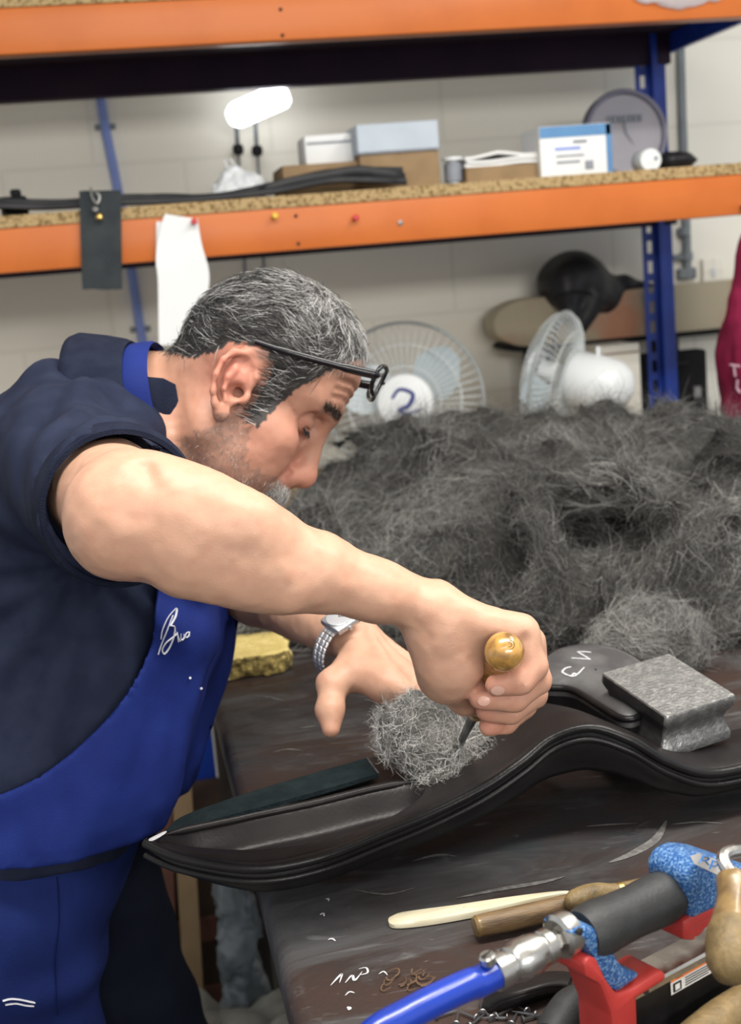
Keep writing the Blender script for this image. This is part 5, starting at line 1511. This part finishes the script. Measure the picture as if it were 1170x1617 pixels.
# ---- hair, brows, stubble as fibres
def head_strands(mask_faces, n, length, width, lift, comb, colfn, seed, M=5, jit=.35):
    r = np.random.default_rng(seed)
    w = mask_faces.astype(float)
    p, f = scatter(BV, BF, w, n, r)
    N = vnormals(BV, BF[:, ::-1])        # camera frame is left-handed
    nn = N[BF[f, 0]]
    cen_ = HC + HR @ np.array([0, 0, .03])
    nn = np.where(((p - cen_)*nn).sum(1)[:, None] < 0, -nn, nn)
    L = length*(.6 + .7*r.random(n))
    q = p - nn*.001; path = np.zeros((n, M, 3)); path[:, 0] = q
    H0 = to_head(p)
    cb = comb(H0, r) @ HR.T + r.normal(size=(n, 3))*jit
    for k in range(1, M):
        d = cb - nn*(cb*nn).sum(1)[:, None]
        d = unit_rows(d) + nn*(lift*(1.0 if k == 1 else (.45 if k == 2 else -.12))) + r.normal(size=(n, 3))*.12
        q = q + unit_rows(d)*(L/(M-1))[:, None]; path[:, k] = q
    V, Fq, c = ribbons(path, width*(.7 + .6*r.random(n)), colfn(H0, r), r)
    return V, Fq, c
fm = hairm[BF].all(1)
def comb_hair(H, r):
    n = len(H)
    c = np.zeros((n, 3))
    topw = np.clip((H[:, 2] - .085)/.04, 0, 1)*np.clip((H[:, 0] + .03)/.06, 0, 1)
    c[:, 0] = -1*(1 - topw) + .55*topw; c[:, 1] = .5*topw*np.sign(H[:, 1]) + .0
    c[:, 2] = -.45*(1 - topw) - .2*topw
    fr = np.clip((H[:, 0] - .035)/.03, 0, 1)*(1 - topw)
    c[:, 2] -= .5*fr
    sw = flow(H, 22, 97)*1.1
    return c + sw
def hair_cols(H, r):
    n = len(H)
    grey = np.clip(.18 + .60*np.clip((H[:, 2] - .05)/.07, 0, 1)*np.clip((H[:, 0] + .06)/.08, 0, 1) + .35*np.clip((H[:, 0] - .01)/.05, 0, 1)*np.clip((.05 - H[:, 2])/.06, 0, 1), 0, .9)
    pk = r.random(n) < grey*.8*(.55 + .9*np.clip(.5 + vnoise(H*60, 95), 0, 1))
    g = np.where(pk, .26 + .26*r.random(n), .016 + .038*r.random(n))[:, None]
    return g*np.array([1., .985, .96])
V, Fq, c = head_strands(fm, 16000, .021, .0006, .34, comb_hair, hair_cols, 101, M=6)
tag(link('hair', fast_mesh('hair', c2w(V), Fq[:, ::-1], cols=c), 'hair_strand', man, world=True), 'short dark grey hair silvering on top', kind='stuff')
fb_ = beardm[BF].all(1)
def comb_beard(H, r): return np.tile(np.array([.25, 0, -1.]), (len(H), 1))
def beard_cols(H, r):
    n = len(H); wq = np.clip((H[:, 0] - .06)/.03, 0, 1)
    pk = r.random(n) < .35 + .5*wq
    return np.where(pk, .42 + .2*r.random(n), .05 + .06*r.random(n))[:, None]*np.array([1., .96, .9])
V, Fq, c = head_strands(fb_, 4200, .0055, .00035, .5, comb_beard, beard_cols, 103, M=3)
tag(link('stubble', fast_mesh('stubble', c2w(V), Fq[:, ::-1], cols=c), 'hair_strand', man, world=True), 'short greying beard stubble', kind='stuff')
mous = headm & (np.abs(Hd[:, 1]) < .030) & (Hd[:, 2] < -.047) & (Hd[:, 2] > -.066) & (Hd[:, 0] > .080)
V, Fq, c = head_strands(mous[BF].all(1), 1600, .011, .0005, .55, comb_beard, lambda H, r: np.where(r.random(len(H)) < .75, .45 + .2*r.random(len(H)), .08)[:, None]*np.array([1., .97, .92]), 104, M=4)
tag(link('moustache', fast_mesh('moustache', c2w(V), Fq[:, ::-1], cols=c), 'hair_strand', man, world=True), 'grey moustache', kind='stuff')
def comb_brow(H, r): return np.stack([-.3 + 0*H[:, 0], np.sign(H[:, 1]), .35 + 0*H[:, 0]], 1)
V, Fq, c = head_strands(brow[BF].all(1), 700, .009, .0005, .5, comb_brow, lambda H, r: (.02 + .06*r.random(len(H)))[:, None]*np.ones(3), 105, M=4)
tag(link('eyebrows', fast_mesh('eyebrows', c2w(V), Fq[:, ::-1], cols=c), 'hair_strand', man, world=True), kind='stuff')
for s in (-1,):
    r = np.random.default_rng(9); n = 60
    u = np.linspace(0, 1, n)
    root = np.stack([.0860 - .0065*u, s*(.022 + .022*u), .0075 + 0*u], 1)
    tip = root + np.stack([.004 + 0*u, s*.0008 + 0*u, -.0055 + 0*u], 1) + r.normal(size=(n, 3))*.0006
    pth = np.stack([root, root*.5 + tip*.5 + np.array([.0012, 0, -.0006]), tip], 1)
    pth = HC + HS*(pth @ HR.T)
    V, Fq, c = ribbons(pth, np.full(n, .0006), np.full((n, 3), .02), r)
    link('eyelashes', fast_mesh('eyelashes', c2w(V), Fq, cols=c), 'hair_strand', man, world=True)

# ---- polo shirt
PS = SDF()
for dz in (-.075, .075):
    o = np.array([0, 0, dz])
    PS.chain([p + o for p in TR], [.112, .122, .126, .128], k=.06)
PS.cone(C(185, 700, 1.40), .060, C(130, 770, 1.40), .105, k=.04)
PS.cone(C(135, 745, 1.31), .080, C(110, 745, 1.235), .070, k=.04)
PS.cone(C(130, 740, 1.50), .085, C(140, 745, 1.585), .076, k=.05)
HEM_C = C(192, 803, 1.022); adir = unit(EL - SH)
PS.cone(C(108, 742, 1.245), .072, HEM_C + adir*.06, .0555, k=.035)
PS.cone(LS, .078, LS*.6 + LE*.4, .064, k=.04)
lhd = unit(LE - LS); LH = LS*.45 + LE*.55
def polo_disp(P):
    # folds radiating from the arm pit over back and sleeve, soft drape on the flank
    v = P - C(150, 880, 1.27); r = np.linalg.norm(v[:, :2], axis=1); a = np.arctan2(v[:, 1], v[:, 0])
    fold = np.sin(a*13 + 22*r + 3*vnoise(P*9, 111))*np.exp(-((r - .13)/.11)**2)
    return .0042*fold + .006*vnoise(P*np.array([22, 7, 14]), 112) + .0025*vnoise(P*np.array([60, 22, 40]), 113)
PS.disp = polo_disp
ARM = SDF().cone(SH, .057, EL, .0485, k=.001)
def polo_post(d, P):
    d = np.maximum(d, -.335 - P[:, 1])                                       # tucked in under the apron
    d = np.maximum(d, (P - HEM_C) @ adir)                                    # sleeve hem
    d = np.maximum(d, -np.maximum(ARM.ev(P), -((P - HEM_C) @ adir) - .05))    # sleeve mouth
    return d
PS.post = polo_post
PV, PF = PS.mesh(.0045, slack=.05)
PV = relax(PV, PF, 1, .3)
polo = link('polo_shirt', fast_mesh('polo_shirt', c2w(PV), PF[:, ::-1]), 'polo_navy', man, world=True)
tag(polo, 'navy polo shirt')
# ribbed cuff
u1 = unit(np.cross(adir, (0, 1, 0))); u2 = np.cross(adir, u1)
def ring_pts(c_, r, n=48): return [c_ + (math.cos(a)*u1 + math.sin(a)*u2)*r for a in np.linspace(0, 2*math.pi, n, endpoint=False)]
lay = [ring_pts(HEM_C - adir*.030, .0640), ring_pts(HEM_C - adir*.022, .0655), ring_pts(HEM_C - adir*.004, .0630), ring_pts(HEM_C + adir*.002, .0615), ring_pts(HEM_C + adir*.002, .0575), ring_pts(HEM_C - adir*.012, .0565)]
MB().grid(c2w(np.array(lay)), cv=True).build('cuff', 'polo_rib', man, world=True, smooth=70)
# collar, apron neck strap, collar leaf around the neck axis
na = unit(hp_(-.03, 0, -.03) - C(190, 690, 1.38))
na = unit(np.array([.985, .17, -.04])); NC = C(245, 632, 1.365)
nu = unit(np.array([-.17, .985, 0]) - na*(np.array([-.17, .985, 0]) @ na)); nv = np.cross(na, nu)
if nv[2] > 0: nv = -nv          # towards the lens
def neck_ring(ax_off, r_up, r_dn, r_side, n=56, droop=0., a0=0., a1=2*math.pi, closed=True):
    out = []
    for a in np.linspace(a0, a1, n, endpoint=not closed):
        cu, su = math.cos(a), math.sin(a)
        ru = r_up if cu > 0 else r_dn
        out.append(NC + na*(ax_off - droop*(1 - cu)*.5) + nu*cu*ru + nv*su*r_side)
    return out
lay = [neck_ring(-.070, .070, .085, .108), neck_ring(-.068, .078, .085, .111), neck_ring(-.060, .080, .082, .110), neck_ring(-.035, .073, .080, .105), neck_ring(-.016, .066, .080, .101), neck_ring(-.010, .062, .079, .098), neck_ring(-.012, .057, .076, .094), neck_ring(-.030, .057, .074, .090)]
MB().grid(c2w(np.array(lay)), cv=True).build('collar', 'polo_rib', man, world=True, smooth=70)
lay = [neck_ring(-.014, .0580, .082, .094), neck_ring(-.008, .0600, .084, .096), neck_ring(.010, .0590, .084, .094), neck_ring(.0135, .0570, .082, .092), neck_ring(.006, .054, .078, .088)]
MB().grid(c2w(np.array(lay)), cv=True).build('apron_neck_strap', 'apron_blue', man, world=True, smooth=70)
lay = [neck_ring(.008, .05, .082, .084, 30, 0, 1.25, 2*math.pi - 1.25, False), neck_ring(.026, .05, .082, .080, 30, 0, 1.35, 2*math.pi - 1.35, False), neck_ring(.036, .05, .078, .074, 30, 0, 1.5, 2*math.pi - 1.5, False), neck_ring(.030, .05, .070, .068, 30, 0, 1.5, 2*math.pi - 1.5, False)]
MB().grid(c2w(np.array(lay))).build('collar_leaf', 'polo_rib', man, world=True, smooth=70)

# ---- apron: shell over the shirt, cut by its side edge (same on both flanks)
AP = SDF(); AP.p = list(PS.p[:9])
for dz in (-.09, .09):
    AP.cone(C(172, 985, 1.38) + np.array([0, 0, dz*.8]), .080, C(135, 1180, 1.38) + np.array([0, 0, dz]), .076, k=.04)     # cloth hanging off the chest
    AP.cone(C(135, 1180, 1.38) + np.array([0, 0, dz]), .076, C(70, 1330, 1.38) + np.array([0, 0, dz]), .080, k=.04)
edge = [(300, 700), (262, 800), (247, 925), (240, 1010), (192, 1110), (100, 1198), (0, 1244), (-120, 1262), (-330, 1268)]
eg = np.array([[(x - CX)/FPX*1.22, -(y - CY)/FPX*1.22] for x, y in edge])
zig = spline([(a, b, 0) for a, b in eg], 80)[:, :2]
polyA = [tuple(p) for p in zig] + [((-330 - CX)/FPX*1.22, -(1352 - CY)/FPX*1.22), ((-100 - CX)/FPX*1.22, -(1356 - CY)/FPX*1.22), ((120 - CX)/FPX*1.22, -(1352 - CY)/FPX*1.22), ((250 - CX)/FPX*1.22, -(1335 - CY)/FPX*1.22), ((420 - CX)/FPX*1.22, -(1250 - CY)/FPX*1.22), ((460 - CX)/FPX*1.22, -(700 - CY)/FPX*1.22)]
PA = np.array(polyA)
def poly_sdf(x, y):
    d = np.full(len(x), 1e9); q = np.stack([x, y], 1)
    for i in range(len(PA)):
        a, b = PA[i-1], PA[i]; ba = b - a
        h = np.clip(((q - a) @ ba)/(ba @ ba + 1e-12), 0, 1)
        d = np.minimum(d, np.linalg.norm(q - a - h[:, None]*ba, axis=1))
    return np.where(in_poly(x, y, polyA), -d, d)
def ap_disp(P):
    low = np.clip((-.30 - P[:, 1])/.06, 0, 1)
    return polo_disp(P) - .003 + .003*np.sin((P[:, 2]*55 + P[:, 0]*12) + 2*vnoise(P*8, 121))*(1 - low) - low*.006*np.sin(P[:, 1]*150 + 3*vnoise(P*9, 122))
AP.disp = ap_disp
def ap_post(d, P):
    sh = np.abs(d - .0095) - .0050
    sc_ = 1.28/np.maximum(P[:, 2], .5)*np.clip(1.0, 0, 1)
    return np.maximum(sh, poly_sdf(P[:, 0], P[:, 1]))
AP.post = ap_post
AV, AF = AP.mesh(.0038, slack=.03)
AV = relax(AV, AF, 1, .3)
apron = link('apron', fast_mesh('apron', c2w(AV), AF[:, ::-1]), 'apron_blue', man, world=True)
tag(apron, 'royal blue bib apron with white script embroidery')
ap_bv = BVHTree.FromPolygons([tuple(v) for v in c2w(AV).tolist()], AF[:, ::-1].tolist())
for pts, w in (([(249, 1033), (254, 1018), (262, 998), (268, 982), (272, 972)], .0011), ([(254, 1008), (256, 994), (264, 976), (274, 964), (278, 962), (276, 974), (268, 988)], .0010),
               ([(268, 988), (275, 990), (274, 1004), (268, 1020), (261, 1030), (257, 1031), (256, 1024), (262, 1014), (272, 1006), (279, 1000)], .0011), ([(279, 1000), (280, 1006), (281, 1013)], .0008), ([(279, 998), (281, 1006), (284, 1012)], .0008),
               ([(285, 1001), (285, 1008), (287, 1010), (290, 1006), (290, 1001), (290, 1008)], .0007), ([(297, 998), (293, 1000), (292, 1006), (296, 1005), (298, 998), (298, 1005)], .0007)):
    surface_stroke(ap_bv, pts, w, 'embroidery', 'thread_white', apron, n=26, off=.0008, flat=.6)
for p in ((299, 1070), (316, 1087)):
    c_ = on_surface(ap_bv, *p)
    if c_ is not None: MB().lathe([(.0012, -.0005), (.0012, .0006), (.0003, .0009)], 8, c_, unit(CAM - c_)).build('lint_speck', 'thread_white', apron, world=True)
# apron strings at the waist
# ---- trousers
for i, (q, ank) in enumerate(legs):
    T = SDF()
    T.cone(TR[2]*.42 + TR[3]*.58 + np.array([0, 0, -.07 if i == 0 else .07]), .131, q[0], .112, k=.04)
    T.chain(q, [.108, .080, .062], k=.04)
    T.disp = lambda P: .005*vnoise(P*np.array([30, 10, 20]), 131) + .003*np.sin(P[:, 1]*60 + 3*vnoise(P*10, 132))
    wy = w2c(np.array([0, 0, 0.]))
    def tp(d, P):
        W = c2w(P); return np.maximum(d, .03 - W[:, 2])
    T.post = tp
    TV, TF = T.mesh(.008, slack=.04)
    tr = link('trouser_leg', fast_mesh('trouser_leg', c2w(TV), TF[:, ::-1]), 'trouser_blue' if i == 0 else 'trouser_shaded', man, world=True)
    if i == 0: leg_bv = BVHTree.FromPolygons([tuple(v) for v in c2w(TV).tolist()], TF[:, ::-1].tolist()); leg0 = tr
    Sx = SDF(); a = w2c(ank + np.array([0, 0, -.045])); b = w2c(ank + np.array([.17, 0, -.056]))
    Sx.cone(a, .045, b, .036, k=.02); Sx.cone(a, .045, w2c(ank + np.array([0, 0, .01])), .046, k=.02)
    Sx.post = lambda d, P: np.maximum(d, .001 - c2w(P)[:, 2])
    SV, SF = Sx.mesh(.008); link('shoe', fast_mesh('shoe', c2w(SV), SF[:, ::-1]), 'shoe_black', man, world=True)
for pts in (((4, 1580), (16, 1577), (30, 1578), (44, 1581), (54, 1583)), ((8, 1586), (24, 1584), (40, 1587), (52, 1588))):
    surface_stroke(leg_bv, pts, .0018, 'pocket_print', 'thread_white', leg0, n=12)
surface_stroke(leg_bv, ((90, 1385), (94, 1450), (88, 1520), (92, 1600)), .0018, 'pocket_seam', 'trouser_blue', leg0, n=20)

# ---- glasses pushed up on the forehead
gl = thing('reading_glasses', 'black-framed glasses pushed up on the forehead of the bending man', 'glasses', c2w(hp_(.10, 0, .09)))
def hw(x, y, z): return c2w(hp_(x, y, z))
for s in (-1, 1):
    MB().tube(spline([hw(-.004, s*.0815, .044), hw(.02, s*.0835, .052), hw(.055, s*.0815, .066), hw(.085, s*.076, .079), hw(.104, s*.0715, .088)], 24), [.0018]*6 + [.0023]*10 + [.0030]*8, 8, flat=1.5).build('temple', 'glasses_black', gl, world=True, smooth=60)
    rim = []
    for a in np.linspace(0, 2*math.pi, 32, endpoint=False):
        cx, cz = math.cos(a), math.sin(a)
        e_ = (abs(cx)**3 + abs(cz)**3)**(-1/3)
        yy_ = .037 + .030*cx*e_*.92; zz_ = .0145*cz*e_
        rim.append((.1135 - .0025*(zz_/.014) - .9*max(0, yy_ - .02)**2*4.5, s*yy_, .0885 + zz_*.98))
    MB().tube([hw(*p) for p in rim], .0022, 8, closed=True).build('rim', 'glasses_black', gl, world=True, smooth=60)
    cen = np.mean([hw(*p) for p in rim], 0); RM = np.array([hw(*p) for p in rim])
    MB().grid(np.stack([RM, cen + (RM - cen)*.5, cen + (RM - cen)*.01]), cv=True).build('lens', 'lens_glass', gl, world=True, smooth=80, fix=False)
    MB().tube([hw(.104, s*.0715, .088), hw(.108, s*.069, .090)], .0026, 8).build('hinge', 'glasses_black', gl, world=True)
MB().tube(spline([hw(.1135, -.0085, .091), hw(.1155, 0, .093), hw(.1135, .0085, .091)], 10), .0017, 8).build('bridge', 'glasses_black', gl, world=True)

# ---- wrist watch
wa = unit(LM[1] - LE)
wa = unit(C(600, 1050, 1.27) - C(500, 985, 1.34))
wtc = C(547, 1021, 1.297)
w_up = unit(np.array([.36, .28, -.90])); w_up = unit(w_up - wa*(w_up @ wa)); w_sd = np.cross(wa, w_up)
wth = thing('wrist_watch', 'steel bracelet watch on the left wrist of the bending man', 'watch', c2w(wtc))
def wr(a, r=1., ax_=0.): return c2w(wtc + wa*ax_ + w_up*math.cos(a)*.0315*r + w_sd*math.sin(a)*.0345*r)
for k in range(30):
    a = .42 + (2*math.pi - .84)*k/29
    for j, (o_, w_) in enumerate(((-.0058, .0046), (0, .0060), (.0058, .0046))):
        p = wr(a, 1.0, o_); t_ = unit(wr(a + .02) - wr(a - .02)); n_ = unit(p - c2w(wtc + wa*o_)); x_ = np.cross(n_, t_)
        MB().box(p, (w_, .0060, .0026), frame(x_, t_, n_), bev=.0008).build('bracelet_link', 'watch_steel', wth, world=True)
pc = wr(0, 1.04); n_ = unit(pc - c2w(wtc)); x_ = unit((c2w(wtc + wa) - c2w(wtc))); y_ = np.cross(n_, x_)
MB().box(pc, (.030, .027, .0075), frame(x_, y_, n_), bev=.003, seg=2).build('case', 'watch_steel', wth, world=True)
MB().lathe([(.0125, 0), (.0125, .0012), (.0115, .0016), (.001, .0018)], 28, pc + n_*.0036, n_).build('dial', 'watch_dial', wth, world=True)
MB().tube([pc + x_*.0148 + n_*-.0005, pc + x_*.0178 + n_*-.0005], .002, 8).build('crown', 'watch_steel', wth, world=True)
for a, l in ((.8, .007), (2.3, .009)): MB().tube([pc + n_*.0056, pc + n_*.0056 + (x_*math.cos(a) + y_*math.sin(a))*l], .0004, 4).build('watch_hand', 'glasses_black', wth, world=True)
# ---- ring on the left ring finger
p0, p1 = LF[2][0][0], LF[2][0][1]
rc = p0*.45 + p1*.55; ra = unit(p1 - p0); ru = unit(np.cross(ra, (0, 0, 1))); rv = np.cross(ra, ru)
rt = thing('finger_ring', 'gold ring on the left hand beside the wool tuft', 'ring', c2w(rc))
lay = [[rc + ra*o_ + (ru*math.cos(a) + rv*math.sin(a))*r__ for a in np.linspace(0, 2*math.pi, 28, endpoint=False)] for o_, r__ in ((-.0022, .0118), (-.0018, .0130), (.0018, .0130), (.0022, .0118))]
MB().grid(c2w(np.array(lay)), cv=True).build('band', 'gold', rt, world=True, smooth=60)

# ---- flocking awl in the right hand
mat('boxwood', (.40, .20, .045), .28, col2=(.16, .075, .018), scale=45, stretch=(1, 1, 6), mix=(.4, .65), coat=.6)
mat('boxwood_end', (.46, .25, .06), .25, col2=(.17, .08, .02), scale=70, mix=(.4, .62), coat=.7)
aw0, aw1 = c2w(C(797, 1028, .975)), c2w(C(752, 1124, 1.105))
tip = c2w(C(718, 1196, 1.235))
aw = thing('flocking_iron', 'steel flocking iron with round polished wooden handle held in the fist', 'tool', tip)
ax = unit(aw1 - aw0); La = np.linalg.norm(aw1 - aw0)
MB().lathe([(.001, -.0135), (.006, -.0125), (.0105, -.0095), (.0140, -.004), (.0148, .002), (.0140, .008), (.0118, .0115)], 32, aw0, ax).build('handle_knob', 'boxwood_end', aw, world=True, smooth=80)
MB().lathe([(.0112, .010), (.0106, .016), (.0108, .024), (.0122, .045), (.0128, .065), (.0120, .085), (.0095, .110), (.0085, La)], 28, aw0, ax).build('handle', 'boxwood', aw, world=True, smooth=80)
MB().lathe([(.0085, La - .012), (.009, La - .011), (.0078, La + .002), (.0045, La + .003)], 20, aw0, ax).build('ferrule', 'tool_steel', aw, world=True)
MB().tube(spline([aw1, aw1*.5 + tip*.5 + UP*.002, tip*.97 + aw1*.03, tip], 18), [.0042]*4 + [.0040, .0038, .0036, .0034, .0033, .0032, .0031, .0030, .0029, .0028, .0027, .0026, .0025, .0018], 10).build('shaft', 'tool_steel', aw, world=True)
for rr_ in (.0022, .0042, .0065, .0088):
    zc_ = -.0135 + .0010*(rr_/.006)**2 + (.0012 if rr_ > .006 else 0)
    u_ = unit(np.cross(ax, (0, 0, 1))); v_ = np.cross(ax, u_)
    MB().tube([aw0 + ax*(zc_ + .0003) + (u_*math.cos(a) + v_*math.sin(a)*.85)*rr_ + u_*.0008 for a in np.linspace(0, 2*math.pi, 30, endpoint=False)], .00035, 5, closed=True).build('grain_ring', 'tool_wood', aw, world=True)
# rings of grain on the knob end are carried by the wood; a steel key-ring loop lies at the fingertips
kc = c2w(C(716, 1108, 1.27))
t = thing('wire_loop', 'small steel wire loop at the fingertips beside the wool tuft', 'ring', kc)
MB().tube([kc + (RX*math.cos(a)*.0062 + UP*math.sin(a)*.011 + FW*.004*math.cos(a)) for a in np.linspace(0, 2*math.pi, 26, endpoint=False)], .0011, 6, closed=True).build('loop', 'chrome', t, world=True)
MB().tube([kc + UP*.011, kc + UP*.016 - RX*.006], .0011, 6).build('loop_tail', 'chrome', t, world=True)
# ---- flock on the saddle
def cw_(px, py, d): return c2w(C(px, py, d))
tuft('flock_tuft', 'pale grey wool tuft pressed under the left fingers on the saddle',
     [(cw_(660, 1130, 1.205), (.024, .022, .020)), (cw_(645, 1160, 1.200), (.022, .022, .026)), (cw_(668, 1178, 1.195), (.022, .022, .026)), (cw_(682, 1208, 1.190), (.018, .018, .018)), (cw_(692, 1155, 1.210), (.018, .020, .026)), (cw_(628, 1150, 1.205), (.014, .016, .022)), (cw_(672, 1232, 1.18), (.010, .010, .010))],
     .0035, 9000, .020, .00042, 141, .14, .55, None, disp=.007, lift=.30, curl=1.3, fs=60, M=9)
tuft('loose_flock', 'loose grey wool strewn over the saddle around the iron tip',
     [(cw_(760, 1205, 1.215), (.024, .022, .012)), (cw_(735, 1215, 1.205), (.020, .018, .012)), (cw_(785, 1190, 1.225), (.018, .018, .010)), (cw_(770, 1165, 1.25), (.024, .022, .010)), (cw_(700, 1232, 1.185), (.016, .014, .010)), (cw_(740, 1180, 1.24), (.024, .02, .012))],
     .0035, 6500, .022, .00042, 151, .14, .50, None, disp=.005, lift=.3, curl=1.3, fs=60, M=9)
